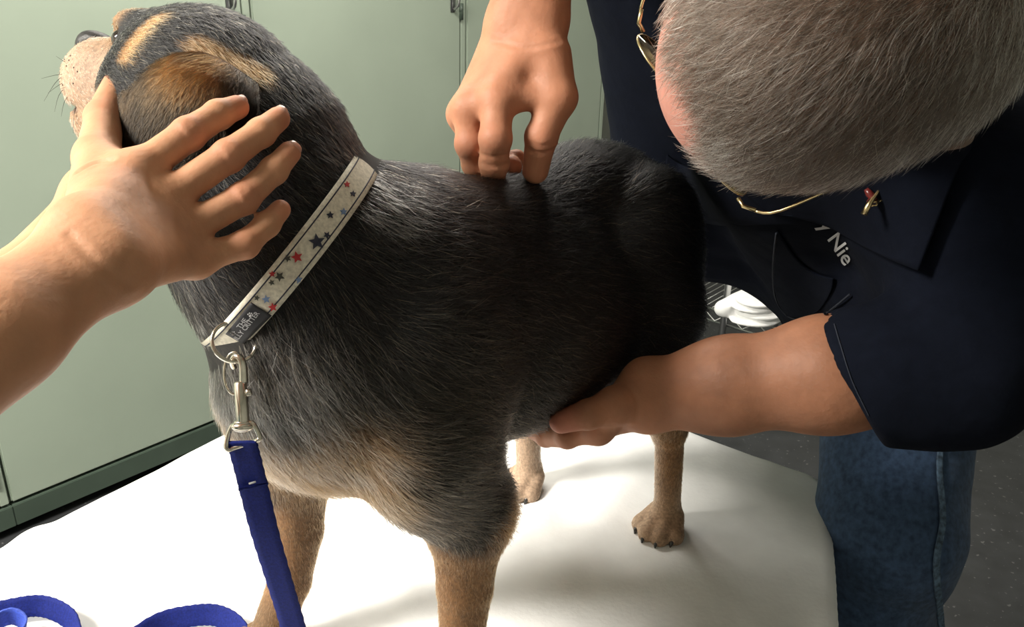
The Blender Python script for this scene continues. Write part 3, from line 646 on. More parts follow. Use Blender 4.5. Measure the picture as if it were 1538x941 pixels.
def person_body(nd, res, colf, parent, creases=()):
    V, F = polygonise(nd, res)
    if creases:                                                        # skin folds at wrists and finger joints
        tmp = mesh_np('t', V, F); Nn = vnormals(tmp); bv = bvh_of(tmp); bpy.data.meshes.remove(tmp); off = np.zeros(len(V))
        for px, wd, dp in creases:
            pl = [h for h in (bv.ray_cast(Vector(CAM), Vector(ray(*p)))[0] for p in smooth_path(px, 10)) if h is not None]
            if len(pl) < 2: continue
            pl = np.array(pl); sel = np.where(((V > pl.min(0)-.01) & (V < pl.max(0)+.01)).all(1))[0]; Q = V[sel]; d = np.full(len(sel), 1e9)
            for a, b in zip(pl[:-1], pl[1:]):
                ab = b-a; t_ = np.clip(((Q-a)@ab)/max(ab@ab, 1e-12), 0, 1); d = np.minimum(d, np.linalg.norm(Q-a-t_[:, None]*ab, axis=1))
            off[sel] -= dp*np.exp(-(d/wd)**2)-.45*dp*np.exp(-((d-2.2*wd)/wd)**2)
        V = V + Nn*off[:, None]
    me = mesh_np('body', V, F); setcol(me, colf(V)); return link('body', me, M['skin'], parent), V, F
pA = empty('person', tb(uA, vA, 0), 'person at left holding the dog head with both bare hands', 'person')
spA = [(m, .016, .55) for m in mc] + [(f[0], .017, .6) for f in fg] + [(f[2], .016, .55) for f in fg] + [(th[2], .025, .4), (th[3], .02, .6), (W(150, 270, .55), .03, .3)]
creasesA = [([(104, 352), (135, 385), (170, 412), (196, 428)], .0024, .0007), ([(118, 258), (140, 246), (168, 240)], .002, .0013)]
creasesA += [([(f[0][0]-8, f[0][1]-12), (f[0][0]+8, f[0][1]+12)],   .0016, .0003) for f in ([(276, 203)], [(290, 196)], [(338, 240)], [(351, 231)], [(358, 302)], [(371, 293)])]
oA, VA, FA = person_body(bodyA, .0023, skincol(BASE, RED, spA), pA, creasesA)
for f, wd in ((fg[0], .0072), (fg[1], .0072), (fg[2], .0070)):
    d_ = f[2]-f[1]; side = UP*.9+RT*-.1 if f is not fg[2] else RT*.9+UP*.2; nail(f[2]+nrm(d_)*.0015, d_, -FW*.7+side*.45, wd, .0105, oA, M['nail'])
SC = mat('teal_scrub_cloth', (.03, .16, .17), .9, noise=(80, .1, 3)); DKT = mat('dark_trouser', (.02, .022, .03), .9)
scr = U(.02, U(.08, cap(a_sh, b_sh, .064), ell(tb(uA, vA, 1.17), A_ax, (.115, .165, .25)), ell(tb(uA, vA, .98), A_ax, (.12, .17, .16))), CUT(cap(a_sh, a_el, .064, .066), a_sh+(a_el-a_sh)*.62, nrm(a_el-a_sh)), CUT(cap(b_sh, b_el, .064, .066), b_sh+(b_el-b_sh)*.62, nrm(b_el-b_sh)))
V, F = polygonise(scr, .009); link('scrub_top', mesh_np('scrub_top', V, F), SC, pA)
tr_ = U(.03, ell(tb(uA, vA, .93), A_ax, (.12, .17, .13)), *[chain([(tb(uA, vA+s_*.09, .9), .095), (tb(uA+.01, vA+s_*.10, .5), .07), (tb(uA-.01, vA+s_*.10, .09), .06)], .01) for s_ in (1, -1)])
V, F = polygonise(tr_, .011); link('trousers', mesh_np('trousers', V, F), DKT, pA)
def shoe(c, fwd, parent, name='shoe'):
    fwd = nrm(fwd); sd = np.cross(dZ, fwd); A = np.array([fwd, sd, dZ])
    nd = U(.03, ell(c+fwd*.12+dZ*.045, A, (.10, .048, .042)), ell(c-fwd*.02+dZ*.05, A, (.07, .042, .05)), cap(c+dZ*.06, c+dZ*.10, .045, .045)); nd = CUT(nd, c+dZ*.002, -dZ)
    V, F = polygonise(nd, .008); link(name, mesh_np(name, V, F), M['black'], parent)
for s_ in (1, -1): shoe(tb(uA, vA+s_*.10, 0), eu_, pA)
def hs(P): return hA
V, F = polygonise(CUT(ell(hA+dZ*.022-eu_*.006, A_ax, (.098, .080, .096)), hA+eu_*.055, eu_+dZ*-.35), .009); link('hair', mesh_np('hair', V, F), mat('brown_hair', (.05, .03, .02), .6), pA)

# ---- the man examining the dog
pM = empty('person', W(1330, 800, 1.25)*[1, 1, 0], 'grey haired man in navy shirt and jeans bending over the dog', 'person')
RSh, LSh = W(1010, -90, 1.02), W(1500, 325, .80); Cm = W(1225, 165, .95)
hipL, hipR, hipM = W(1352, 520, 1.22), W(1375, 430, 1.50), W(1345, 480, 1.36)
mr_, mu_ = W(815, 32, .838), W(768, 34, .845)
m_el = W(842, -215, .80)
mmc = [W(747, 150, .822), W(705, 163, .838), W(697, 172, .865), W(706, 178, .89)]
mfg = [[W(744, 208, .815), W(742, 245, .832), W(741, 262, .845)], [W(706, 216, .842), W(714, 246, .858), W(720, 258, .868)], [W(712, 222, .88), W(742, 246, .89), W(768, 250, .88)], [W(726, 222, .905), W(756, 244, .90), W(776, 238, .89)]]
mth = [W(823, 84, .83), W(838, 146, .828), W(813, 205, .833), W(804, 256, .85)]
handR = hand(mr_, mu_, .0200, mmc, (.0150, .0145, .0140, .0125), mfg, mth, (.022, .0172, .0150, .0128), [(.0148, .0148, .0135, .0122), (.0142, .014, .0128, .0115), (.0135, .013, .012, .011), (.012, .0115, .0105, .0095)])
armR = U(.025, cap(mr_, m_el, .0200, .043), cap(mu_, m_el, .0200, .043), cap(m_el, RSh, .05, .06))
lr, lu = W(972, 574, .872), W(976, 612, .866)
lmc = [W(898, 643, .872), W(893, 640, .892), W(898, 634, .912), W(908, 626, .93)]
lfg = [[W(852, 655, .885), W(820, 655, .915), W(800, 645, .935)], [W(850, 650, .915), W(820, 640, .945), W(806, 625, .965)], [W(860, 640, .94), W(835, 625, .97), W(825, 610, .985)], [W(875, 630, .955), W(855, 612, .98), W(848, 600, .995)]]
lth = [W(962, 600, .862), W(925, 608, .848), W(884, 622, .838), W(843, 632, .838)]
handL = hand(lr, lu, .0195, lmc, (.0135, .0135, .013, .0115), lfg, lth, (.021, .0175, .0140, .0118), [(.0125, .0118, .0105, .0095)]*3+[(.0105, .010, .009, .0085)])
l_el = W(1440, 552, .79)
armL = U(.03, cap(lr, W(1090, 566, .845), .0205, .033), cap(lu, W(1090, 592, .845), .0205, .033), cap(W(1090, 579, .845), W(1240, 562, .815), .0400, .0490), cap(W(1240, 562, .815), l_el, .049, .047), cap(l_el, LSh, .052, .065))
mu3 = -nrm(ray(1250, 46)); mf = nrm(RT*-.83-UP*.50); mf = nrm(mf-mu3*(mf@mu3)); mf = nrm(mf-mu3*.20); mu3 = nrm(mu3-mf*(mu3@mf)); ml = np.cross(mu3, mf); MA = np.array([mf, ml, mu3])
Hm = W(1250, 46, .475)
def hm(x, y, z): return Hm+mf*x+ml*y+mu3*z
creasesM = [([(722, 246), (742, 250), (764, 246)], .0018, .0009), ([(722, 232), (742, 235), (766, 231)], .0015, .0006), ([(793, 224), (812, 230), (834, 222)], .0018, .0009), ([(795, 214), (815, 219), (838, 212)], .0015, .0006), ([(740, 60), (790, 72), (840, 62)], .002, .0006), ([(880, 612), (884, 625), (880, 640)], .0016, .0007), ([(945, 580), (958, 605), (955, 632)], .002, .0007)]
headM = U(.03, ell(hm(0, 0, 0), MA, (.100, .078, .088)), ell(hm(-.02, 0, -.02), MA, (.082, .075, .08)), ell(hm(.035, 0, -.06), MA, (.062, .060, .085)), ell(hm(.06, 0, -.12), MA, (.034, .036, .026)), cap(hm(-.04, 0, -.06), (Cm+hm(-.04, 0, -.10))/2, .062, .066), cap((Cm+hm(-.04, 0, -.10))/2, Cm, .066, .075))
headM = U(.010, headM, cap(hm(.092, 0, -.045), hm(.112, 0, -.082), .010, .014), cap(hm(.100, .010, -.086), hm(.100, -.010, -.086), .010), ell(hm(.084, .033, -.024), MA, (.014, .022, .008)), ell(hm(.084, -.033, -.024), MA, (.014, .022, .008)),
    cap(hm(.089, -.02, -.110), hm(.089, .02, -.110), .0075), cap(hm(.085, -.017, -.121), hm(.085, .017, -.121), .008))
headM = SUB(headM, U(0, ell(hm(.090, .032, -.044), MA, (.012, .016, .011)), ell(hm(.090, -.032, -.044), MA, (.012, .016, .011)), cap(hm(.099, -.02, -.1155), hm(.099, .02, -.1155), .002)), .006)
for sg in (1, -1): headM = U(.006, headM, SUB(ell(hm(-.012, sg*.083, -.055), np.array([nrm(mf*.8-ml*sg*.6), nrm(ml*sg*.8+mf*.6), mu3]), (.020, .007, .032)), ell(hm(-.010, sg*.090, -.055), MA, (.012, .006, .022)), .004))
innr = U(.04, cap(RSh, LSh, .05), cap(Cm, hipM, .09, .08), cap(LSh, hipL, .04, .05))
bodyM = U(.02, U(.015, armR, handR), U(.015, armL, handL), U(.02, innr, headM))
spM = [(m, .02, .5) for m in mmc] + [(f[0], .02, .4) for f in mfg] + [(lth[3], .028, .6), (mth[2], .02, .35), ]
BM, RDM = np.array([.38, .165, .09]), np.array([.50, .17, .12])
def scalp(P):
    C = skincol(BM, RDM, spM)(P); q = P-Hm; C = mix(C, [.43, .20, .165], .8*sst(.03, .065, .9*(q@mf)-.40*(q@ml))*(np.linalg.norm(q, axis=1) < .14)); t_ = sst(.070, .048, .9*(q@mf)-.40*(q@ml))*sst(-.07, -.05, q@mu3)*(np.linalg.norm(q, axis=1) < .13); C = mix(C, [.10, .075, .062], t_*.85); e = W(1180, 570, .83); ar = W(985, 592, .868); u_ = nrm(e-ar); fa = sst(0, .06, (P-ar)@u_)*(np.linalg.norm(P-(ar+u_*((P-ar)@u_)[:, None]), axis=1) < .09)*(P[:, 2] < 1.3); C = C*(1-.30*fa*(.8+.4*fbm(P, 140, 2)))[:, None]  # forearm skin darkened to stand in for the shade falling on it
    hr = sst(.14, .08, np.linalg.norm(P-mmc[0], axis=1)); return mix(C, C*[1.25, 1.28, 1.35], hr)  # right hand's colour lightened as if better lit, and pinker
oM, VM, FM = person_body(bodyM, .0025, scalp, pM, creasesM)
bodyM_bvh = bvh_of(oM.data)
nail(lth[3]+nrm(lth[3]-lth[2])*.001, lth[3]-lth[2], -FW*.8+UP*.6, .0088, .013, oM, M['nail'])
for sg in (1, -1):
    bm = bmesh.new(); bm_ell(bm, hm(.080, sg*.032, -.044), MA, (.0118,)*3, 16); bm_obj('eye', bm, M['white'], oM)
    bm = bmesh.new(); bm_ell(bm, hm(.0885, sg*.032, -.045), MA, (.0042, .0055, .0055), 12); bm_obj('iris', bm, M['eye'], oM)
# shirt
hem = W(1266, 560, .812); fdir = nrm(W(1090, 579, .845)-W(1240, 562, .815))
slL = CUT(U(.03, cap(W(1150, 568, .83), W(1330, 558, .80), .0585, .0600), cap(W(1330, 558, .80), l_el, .060, .058), cap(l_el, LSh, .064, .095)), hem, nrm(fdir-UP*.38), .006)
slL = SUB(slL, cap(W(1150, 568, .83), W(1310, 559, .803), .0512, .0515), .004)
slR = SUB(CUT(U(.03, cap(W(838, -120, .81), m_el, .056, .064), cap(m_el, RSh, .066, .09)), W(838, -150, .81), nrm((mr_+mu_)/2-m_el)), cap(W(838, -60, .81), W(838, -185, .81), .052, .053), .003)
nkb = (Cm+hm(-.04, 0, -.10))/2
shn = U(.07, cap(Cm, Cm+(hm(-.04, 0, -.10)-Cm)*.62, .115, .068), cap(RSh, LSh, .085), cap(Cm, hipM, .135, .145), cap(RSh, W(1035, 290, 1.25), .100, .10), cap(W(1035, 290, 1.25), hipR, .10, .11), cap(LSh, W(1450, 470, 1.0), .10, .12), cap(W(1450, 470, 1.0), hipL, .12, .12))
def folds(P):
    q = np.stack([P@nrm([.5, -.6, .4]), P@nrm([.8, .5, -.1]), P@nrm([-.2, .3, .9])], -1)
    return .016*(fbm(q*[1, .45, .8], 11, 3)-.5)
shirt_n = DSP(U(.012, shn, slL, slR), folds)
shirt_n = SUB(shirt_n, U(.02, cap(hm(-.035, 0, -.07), nkb+(Cm-nkb)*.3, .080, .066)), .006)
V, F = polygonise(shirt_n, .0048); me = mesh_np('shirt', V, F); shirt = link('shirt', me, M['shirt'], pM); shirt_bvh = bvh_of(me)
# jeans and shoes
kneeL, ankL = W(1333, 800, 1.15), np.array([.50, .98, .10]); ankR = np.array([.78, 1.34, .10])
def jf(P): return .014*(fbm(P*[1, 1, .8], 12, 3, 4)-.5)+.006*np.sin(P[:, 2]*55+P[:, 0]*30)*sst(.95, .75, P[:, 2])*(vnoise(P, 8)-.2)
jn = DSP(U(.04, chain([(hipL, .105), (kneeL, .088), (ankL, .082)], .02), chain([(hipR, .108), ((hipR+ankR)/2, .09), (ankR, .08)], .02), cap(hipL, hipR, .105)), jf)
V, F = polygonise(jn, .006); me = mesh_np('jeans', V, F); jeans = link('jeans', me, M['denim'], pM); jeans_bvh = bvh_of(me)
for c in (ankL, ankR): shoe(c*[1, 1, 0], -eu_*.8+ev_*-.3, pM)
# pieces of cloth laid on the clothes
def drape(name, rows, bvh, off, m, parent, th=.002, nu=26, nv=22, wav=0.0, smoothit=6):
    R = np.array([smooth_path(r, nu) for r in rows]); R = np.array([smooth_path(R[:, j], nv) for j in range(nu)]).transpose(1, 0, 2)
    n, k = R.shape[:2]; D = np.full((n, k), np.nan)
    for i in range(n):
        for j in range(k):
            rr = Vector(ray(*R[i, j])); h = bvh.ray_cast(Vector(CAM), rr)
            if h[0] is not None: D[i, j] = (np.array(h[0])-CAM)@FW
    med = np.nanmedian(D); D = np.where(np.isnan(D) | (np.abs(D-med) > .25), np.nan, D); D = np.where(np.isnan(D), np.nanmax(D), D)
    for _ in range(smoothit):
        Dp = np.pad(D, 1, mode='edge'); Ds = (Dp[:-2, 1:-1]+Dp[2:, 1:-1]+Dp[1:-1, :-2]+Dp[1:-1, 2:])/4; D = np.minimum(D, Ds) if _ % 2 else .5*(D+Ds)
    V = np.array([W(R[i, j, 0], R[i, j, 1], D[i, j]-off) for i in range(n) for j in range(k)])
    if wav: V = V - FW*(wav*fbm(V, 25)[:, None])
    i, j = np.meshgrid(np.arange(n-1), np.arange(k-1), indexing='ij'); q = (i*k+j).ravel()
    o = link(name, mesh_np(name, V, np.stack([q, q+k, q+k+1, q+1], 1)), m, parent)
    md = o.modifiers.new('t', 'SOLIDIFY'); md.thickness = th; md.offset = 0; return o
cl1 = drape('collar', [[(1095, 265), (1200, 262), (1300, 240), (1450, 165)], [(1120, 290), (1230, 300), (1330, 290), (1460, 215)], [(1160, 318), (1250, 332), (1350, 345), (1436, 260)], [(1227, 320), (1270, 352), (1330, 385), (1380, 406)]], shirt_bvh, .014, M['shirt'], shirt, .004)
pl1 = drape('placket', [[(1002, 232), (1030, 250), (1100, 270), (1180, 285)], [(998, 275), (1032, 290), (1100, 300), (1180, 305)], [(1004, 306), (1036, 318), (1100, 325), (1190, 322)], [(1024, 322), (1080, 337), (1150, 336), (1232, 334)]], shirt_bvh, .010, M['shirt'], shirt, .003)
pk = drape('chest_pocket', [[(1168, 345), (1195, 385), (1225, 410), (1252, 418)], [(1162, 410), (1190, 425), (1220, 433), (1250, 433)], [(1168, 450), (1190, 455), (1215, 458), (1242, 450)], [(1182, 474), (1198, 476), (1214, 474), (1230, 466)]], shirt_bvh, .006, M['shirt'], shirt, .002)
def on(bvh, x, y, off):
    h = bvh.ray_cast(Vector(CAM), Vector(ray(x, y))); d = (np.array(h[0])-CAM)@FW if h[0] is not None else .8
    return W(x, y, d-off)
def stitch(name, px, bvh, off, rad, m, parent, n=60):
    bm = bmesh.new(); pts = [on(bvh, *p, off) for p in smooth_path(px, n)]; bm_tube(bm, pts, rad, 6); return bm_obj(name, bm, m, parent)
def text_mesh(s, size):
    cu = bpy.data.curves.new('t', 'FONT'); cu.body = s; cu.size = size; cu.extrude = .02*size; cu.resolution_u = 3; cu.offset = .012*size; o = bpy.data.objects.new('t', cu); COL.objects.link(o)
    me = bpy.data.meshes.new_from_object(o.evaluated_get(bpy.context.evaluated_depsgraph_get())); bpy.data.objects.remove(o); bpy.data.curves.remove(cu); return me
stitch('pocket_edge', [(1166, 350), (1161, 400), (1164, 445), (1180, 472), (1206, 480), (1240, 470), (1276, 442)], shirt_bvh, .0075, .0011, M['navy2'], shirt)
stitch('hem_stitching', [(1253, 486), (1263, 520), (1280, 572), (1305, 624)], shirt_bvh, .0008, .0006, M['navy2'], shirt)
tm = text_mesh('y Nie', 30); P2_ = vcos(tm); dx, dy = np.array([31, 49])/58., np.array([.80, -.60]); bvs = shirt_bvh
V = np.array([on(bvs, *(np.array([1229, 338])+dx*p[0]*1.12+dy*p[1]), .0035+p[2]*.0006) for p in P2_]); tm.vertices.foreach_set('co', V.astype(np.float32).ravel()); tm.update()
link('lettering', tm, M['thread'], shirt, False)['label'] = 'white embroidered lettering'
# lapel pin
pin = empty('lapel_pin', on(shirt_bvh, 1312, 298, .02)); setparent(pin, pM)
def pp(x, y, o=0.0): return on(shirt_bvh, 1312, 298, .0205+o) + RT*((x-1312)*.78/FPX) - UP*((y-298)*.78/FPX)
bm = bmesh.new(); bm_tube(bm, [pp(1298, 321, .003), pp(1307, 304, .003), pp(1317, 290, .004), pp(1328, 274, .004)], [.0030, .0026, .0015, .0019], 8); bm_tube(bm, [pp(1310, 303, .001), pp(1320, 302, .001), pp(1331, 297, .001)], .0012, 8); bm_tube(bm, [pp(1309, 308, .003), pp(1316, 308, .003), pp(1320, 300, .003)], .0010, 6); bm_ell(bm, pp(1329, 296, .003), np.eye(3), (.0022,)*3, 10); bm_obj('gold_bar', bm, M['gold'], pin)
bm = bmesh.new(); bm_tube(bm, [pp(1301, 284, .0012), pp(1306, 291, .0015), pp(1311, 298, .001), pp(1304, 304, .001)], [.0020, .0034, .0036, .0018], 8); bm_obj('red_enamel', bm, mat('red_enamel', (.10, .014, .012), .3), pin)
# jeans seam
drape('side_seam', [[(1412, 645), (1407, 700), (1412, 780), (1402, 850), (1410, 945)], [(1416, 645), (1411, 700), (1416, 780), (1406, 850), (1414, 945)], [(1420, 645), (1415, 700), (1420, 780), (1411, 850), (1419, 945)]], jeans_bvh, .004, M['seam'], jeans, .003, 60, 6, smoothit=3)
# hair
def mden(P, N):
    q = P-Hm; x, y, z = q@mf, q@ml, q@mu3; n = fbm(P, 30)-.5
    x = .9*x-.40*y; d = sst(.070, .046, x+n*.03+.35*np.maximum(-z-.0, 0)-np.abs(y)*.12)*sst(-.075, -.05, z+.25*np.minimum(0, x))*(np.linalg.norm(q, axis=1) < .15)*(np.abs(y) < .077)
    return d + 1e-9
def mdir(P, N): q = P-Hm; return np.tile(mf*1.0, (len(P), 1)) - mu3*.25 + (q@ml)[:, None]*ml*4 + (fbm(P, 18)-.5)[:, None]*ml*1.0
def mcol(P, N):
    n = len(P); q = P-Hm; x, y, z = q@mf, q@ml, q@mu3; edge = np.maximum(sst(.03, .07, x), np.maximum(sst(.05, .078, np.abs(y)), sst(-.04, -.09, x)))
    wf = .10+.42*edge; r = rng.random(n); return np.where((r < wf)[:, None], np.array([.56, .54, .49])*(.5+.6*rng.random((n, 1))), np.array([.046, .034, .026])*(.5+rng.random((n, 1))))
strands('hair', VM, FM, 52000, mden, mdir, lambda P, N: np.full(len(P),   .0150), mcol, .00012, pM, M['hair'], lift=.30, jit=.30, curl=.08)
# glasses
gl = empty('eyeglasses', hm(.10, 0, -.045), 'thin gold wire eyeglasses on the bending man face', 'eyeglasses')
fr = bmesh.new()
for sg in (1, -1):
    ring = [hm(.113-.012*abs(sg*.036+.024*math.cos(t)*sg)/.06*.9, sg*.036+.0255*math.cos(t), -.045+.018*math.sin(t)) for t in np.linspace(0, 2*math.pi, 28, endpoint=False)]
    bm = bmesh.new(); bm_tube(bm, ring, .0009, 8, closed=True)
    bm_tube(bm, [hm(.105, sg*.061, -.038), hm(.104, sg*.067, -.036), hm(.098, sg*.073, -.036)], .0014, 8)
    bm_obj('rim', bm, M['gold'], gl)
    bm = bmesh.new(); vs = [bm.verts.new(p) for p in ring]; bm.faces.new(vs); o = bm_obj('lens', bm, None, gl)
    g = M.get('glass') or mat('lens_glass', (.97, .95, .93), .02, trans=1.0); M['glass'] = g; o.data.materials.append(g); md = o.modifiers.new('t', 'SOLIDIFY'); md.thickness = .0018; md.offset = 0
    bm = bmesh.new(); bm_tube(bm, smooth_path([hm(.099, sg*.073, -.036), hm(.085, sg*.080, -.035), hm(.04, sg*.0825, -.035), hm(-.005, sg*.0835, -.034), hm(-.024, sg*.084, -.052), hm(-.028, sg*.084, -.07)], 20), .0010, 8); bm_obj('temple', bm, M['gold'], gl)
bm = bmesh.new(); bm_tube(bm, smooth_path([hm(.112, .0115, -.04), hm(.117, 0, -.036), hm(.112, -.0115, -.04)], 8), .0011, 8); bm_obj('bridge', bm, M['gold'], gl)
for sg in (1, -1):
    bm = bmesh.new(); bm_ell(bm, hm(.104, sg*.011, -.052), MA, (.002, .003, .006), 10); bm_tube(bm, [hm(.104, sg*.011, -.052), hm(.112, sg*.0125, -.046)], .0006, 6); bm_obj('nose_pad', bm, M['gold'], gl)
# ------------------------------------------------------------------ collar
M['canvas'] = mat('cream_canvas', (.66, .62, .52), .8, noise=(420, .18, 2), bump=(900, .3))
M['red'] = mat('red_print', (.42, .02, .025), .7); M['inkblue'] = mat('navy_print', (.018, .022, .045), .7); M['skyblue'] = mat('blue_print', (.16, .24, .42), .7); M['olive'] = mat('olive_print', (.045, .045, .035), .7); M['label'] = mat('black_label', (.010, .010, .014), .6); M['silver'] = mat('silver_thread', (.42, .42, .44), .6)
ct1 = nrm(np.cross(CAx, FW)); ct2 = np.cross(CAx, ct1)
NB = 120; an = np.linspace(0, 2*math.pi, NB, endpoint=False); HW = .0112
def crad(ax):
    out = []
    for a in an:
        d = ct1*math.cos(a)+ct2*math.sin(a); o = CC+CAx*ax; h = dog_bvh.ray_cast(Vector(o), Vector(d)); out.append(h[3] if h[0] is not None else .08)
    r = np.clip(np.array(out), .060, .088); F_ = np.fft.rfft(r); F_[4:] = 0; return np.fft.irfft(F_, NB)
axs = np.linspace(-HW, HW, 7); CR = np.array([crad(a) for a in axs]); CR = CR.mean(0)[None]*.5+CR*.5+.0085
bV = np.array([[CC+CAx*axs[i]+(ct1*math.cos(a)+ct2*math.sin(a))*CR[i, j] for j, a in enumerate(an)] for i in range(7)])
collar = empty('dog_collar', CC, 'cream dog collar printed with red and navy stars around the dog neck', 'collar')
i, j = np.meshgrid(np.arange(6), np.arange(NB), indexing='ij'); k = i*NB; j2 = (j+1) % NB
me = mesh_np('band', bV.reshape(-1, 3), np.stack([(k+j).ravel(), (k+j2).ravel(), (k+NB+j2).ravel(), (k+NB+j).ravel()], 1)); band = link('band', me, M['canvas'], collar); cb = bvh_of(me)
md = band.modifiers.new('t', 'SOLIDIFY'); md.thickness = .003; md.offset = 0
for ii in (1, 5):
    bm = bmesh.new(); bm_tube(bm, [bV[ii, j]+nrm(bV[ii, j]-CC)*.0014 for j in range(NB)], .00055, 6, closed=True); bm_obj('piping', bm, M['inkblue'], band)
def onc(x, y, off=.0024):
    h = cb.ray_cast(Vector(CAM), Vector(ray(x, y)))
    if h[0] is None: return None
    return np.array(h[0]) - nrm(ray(x, y))*off
for x, y, r, c in ((521, 277, 5, 'red'), (530, 291, 5, 'inkblue'), (516, 318, 6, 'skyblue'), (496, 323, 6, 'inkblue'), (476, 363, 13, 'inkblue'), (491, 353, 6, 'inkblue'), (446, 386, 9.5, 'red'), (432, 388, 6, 'olive'), (449, 420, 6.5, 'skyblue'), (409, 411, 5.5, 'red'), (420, 415, 8, 'olive'), (408, 424, 5, 'olive'), (386, 447, 4.5, 'olive'), (400, 449, 6.5, 'skyblue'), (410, 461, 7, 'red')):
    a0 = rng.random()*1.2; pts = [onc(x+(r if q % 2 == 0 else r*.45)*math.cos(a0+q*math.pi/5), y+(r if q % 2 == 0 else r*.45)*math.sin(a0+q*math.pi/5)) for q in range(10)]; ce = onc(x, y)
    if ce is None: continue
    cd_ = (ce-CAM)@FW
    pts = [p if p is not None else None for p in pts]
    for q in range(10):
        if pts[q] is None:
            f_ = (r if q % 2 == 0 else r*.45)*.55; p2 = onc(x+f_*math.cos(a0+q*math.pi/5), y+f_*math.sin(a0+q*math.pi/5)); pts[q] = p2 if p2 is not None else ce
    bm = bmesh.new(); vc = bm.verts.new(ce); vs = [bm.verts.new(p) for p in pts]
    for q in range(10): bm.faces.new((vc, vs[q], vs[(q+1) % 10]))
    o = bm_obj('printed_star', bm, M[c], band, False); md = o.modifiers.new('t', 'SOLIDIFY'); md.thickness = .0006
# woven label near the ring
def flatrow(name, rows, off, m, parent, n=14):
    R = np.array([smooth_path(r, n) for r in rows]); V = [];
    for r in R:
        for p in r:
            q = onc(*p, off); V.append(q if q is not None else np.array([np.nan]*3))
    V = np.array(V); dd = (V-CAM)@FW; A = np.c_[R.reshape(-1, 2), np.ones(len(V))]; ok = ~np.isnan(dd); cf = np.linalg.lstsq(A[ok], dd[ok], rcond=None)[0]; D = np.where(ok, dd, A@cf)
    V = np.array([W(*p, d) for p, d in zip(R.reshape(-1, 2), D)]); m_ = len(rows)
    i, j = np.meshgrid(np.arange(m_-1), np.arange(n-1), indexing='ij'); k = (i*n+j).ravel(); o = link(name, mesh_np(name, V, np.stack([k, k+n, k+n+1, k+1], 1)), m, parent); md = o.modifiers.new('t', 'SOLIDIFY'); md.thickness = .0010; md.offset = 0; return o, cf
Lq = [np.array(p, float) for p in ((339, 501), (377, 454), (408, 474), (366, 516))]
rows = [[Lq[0]*(1-t)+Lq[3]*t, (Lq[0]*(1-t)+Lq[3]*t)*.5+(Lq[1]*(1-t)+Lq[2]*t)*.5, Lq[1]*(1-t)+Lq[2]*t] for t in np.linspace(0, 1, 7)]
lab, cf = flatrow('woven_label', rows, .0036, M['label'], collar)
def on_label(x, y, o): d = onc(x, y, .0046); return d if d is not None else W(x, y, np.array([x, y, 1])@cf-.001)
def ltext(s, x, y, size, sx=1.0):
    tm = text_mesh(s, size); P = vcos(tm); ux, uy = nrm(Lq[1]-Lq[0]), nrm(Lq[0]-Lq[3]); V = np.array([on_label(*(np.array([x, y])+ux*p[0]*sx+uy*p[1]), 0)+FW*(-p[2]*.0002) for p in P]); tm.vertices.foreach_set('co', V.astype(np.float32).ravel()); tm.update(); link('label_lettering', tm, M['silver'], lab, False)
ltext('THE', 361, 494, 10.5, .92); ltext('ILLY CRITTER', 357, 511.5, 11, .80)
for x, y in ((376, 474), (350, 502)):
    bm = bmesh.new()
    for a, b, r in ((0, 0, 2.0), (-3.2, -2.2, 1.1), (-.9, -3.9, 1.1), (2.0, -3.6, 1.1), (3.6, -1.4, 1.1)):
        c = on_label(x+a, y+b, 0); bm_ell(bm, c-FW*.0002, np.array([RT, UP, FW]), (r*.00052, r*.00052, .0003), 8)
    bm_obj('paw_mark', bm, M['silver'], lab)
# split ring
def ringpts(c, a, b, A, B, n=40, turns=1.0, pitch=0.0, ph=0.0): return [c+A*a*math.cos(t+ph)+B*b*math.sin(t+ph)+nrm(np.cross(A, B))*pitch*t for t in np.linspace(0, 2*math.pi*turns, n)]
RD = .640
rc = W(351, 514, RD); RDS = 1.2; ra_ = nrm(RT*.80-UP*.38+FW*.30); rb_ = nrm(np.cross(np.cross(ra_, UP+FW*.25), ra_))
bm = bmesh.new(); bm_tube(bm, ringpts(rc, .0155, .0145, ra_, rb_, 80, 1.95, .00026), .0014, 8); bm_obj('split_ring', bm, M['nickel'], collar)
bm = bmesh.new(); bm_tube(bm, ringpts(W(352, 560, RD+.012), .0075, .0155, RT, UP, 30), .0010, 8, closed=False); bm_obj('tag_ring', bm, M['nickel'], collar)
# ------------------------------------------------------------------ leash
leash = empty('leash', W(362, 640, RD), 'blue webbing leash with metal snap hook clipped to the collar ring', 'leash')
def hk(x, y, o=0.0): return W(x, y, RD-.002+o)
hook = empty('snap_hook', hk(366, 600)); setparent(hook, leash)
bm = bmesh.new(); bm_tube(bm, smooth_path([hk(352, 552, .004), hk(349, 543, .0), hk(354, 535, -.003), hk(361, 538, -.004), hk(365, 550, -.003), hk(366, 575, 0)], 24), list(np.linspace(.0022, .0032, 24)), 10); bm_obj('hook_eye', bm, M['nickel'], hook)
bm = bmesh.new(); bm_tube(bm, [hk(360.5, 572), hk(361, 575), hk(365, 632), hk(365.5, 635)], [.0036, .0046, .0048, .0042], 14); bm_obj('barrel', bm, M['nickel'], hook)
bm = bmesh.new(); bm_tube(bm, [hk(366, 590, -.002), hk(373, 589, -.002), hk(377, 588, -.002)], [.0016, .0018, .0028], 10); bm_tube(bm, [hk(372, 584, -.002), hk(374, 594, -.002)], .0022, 8); bm_obj('thumb_slide', bm, M['nickel'], hook)
bm = bmesh.new(); bm_ell(bm, hk(364, 640), np.array([RT, UP, FW]), (.0085, .0042, .006), 16); bm_ell(bm, hk(364, 634), np.array([RT, UP, FW]), (.0062, .0025, .005), 16); bm_obj('swivel', bm, M['nickel'], hook)
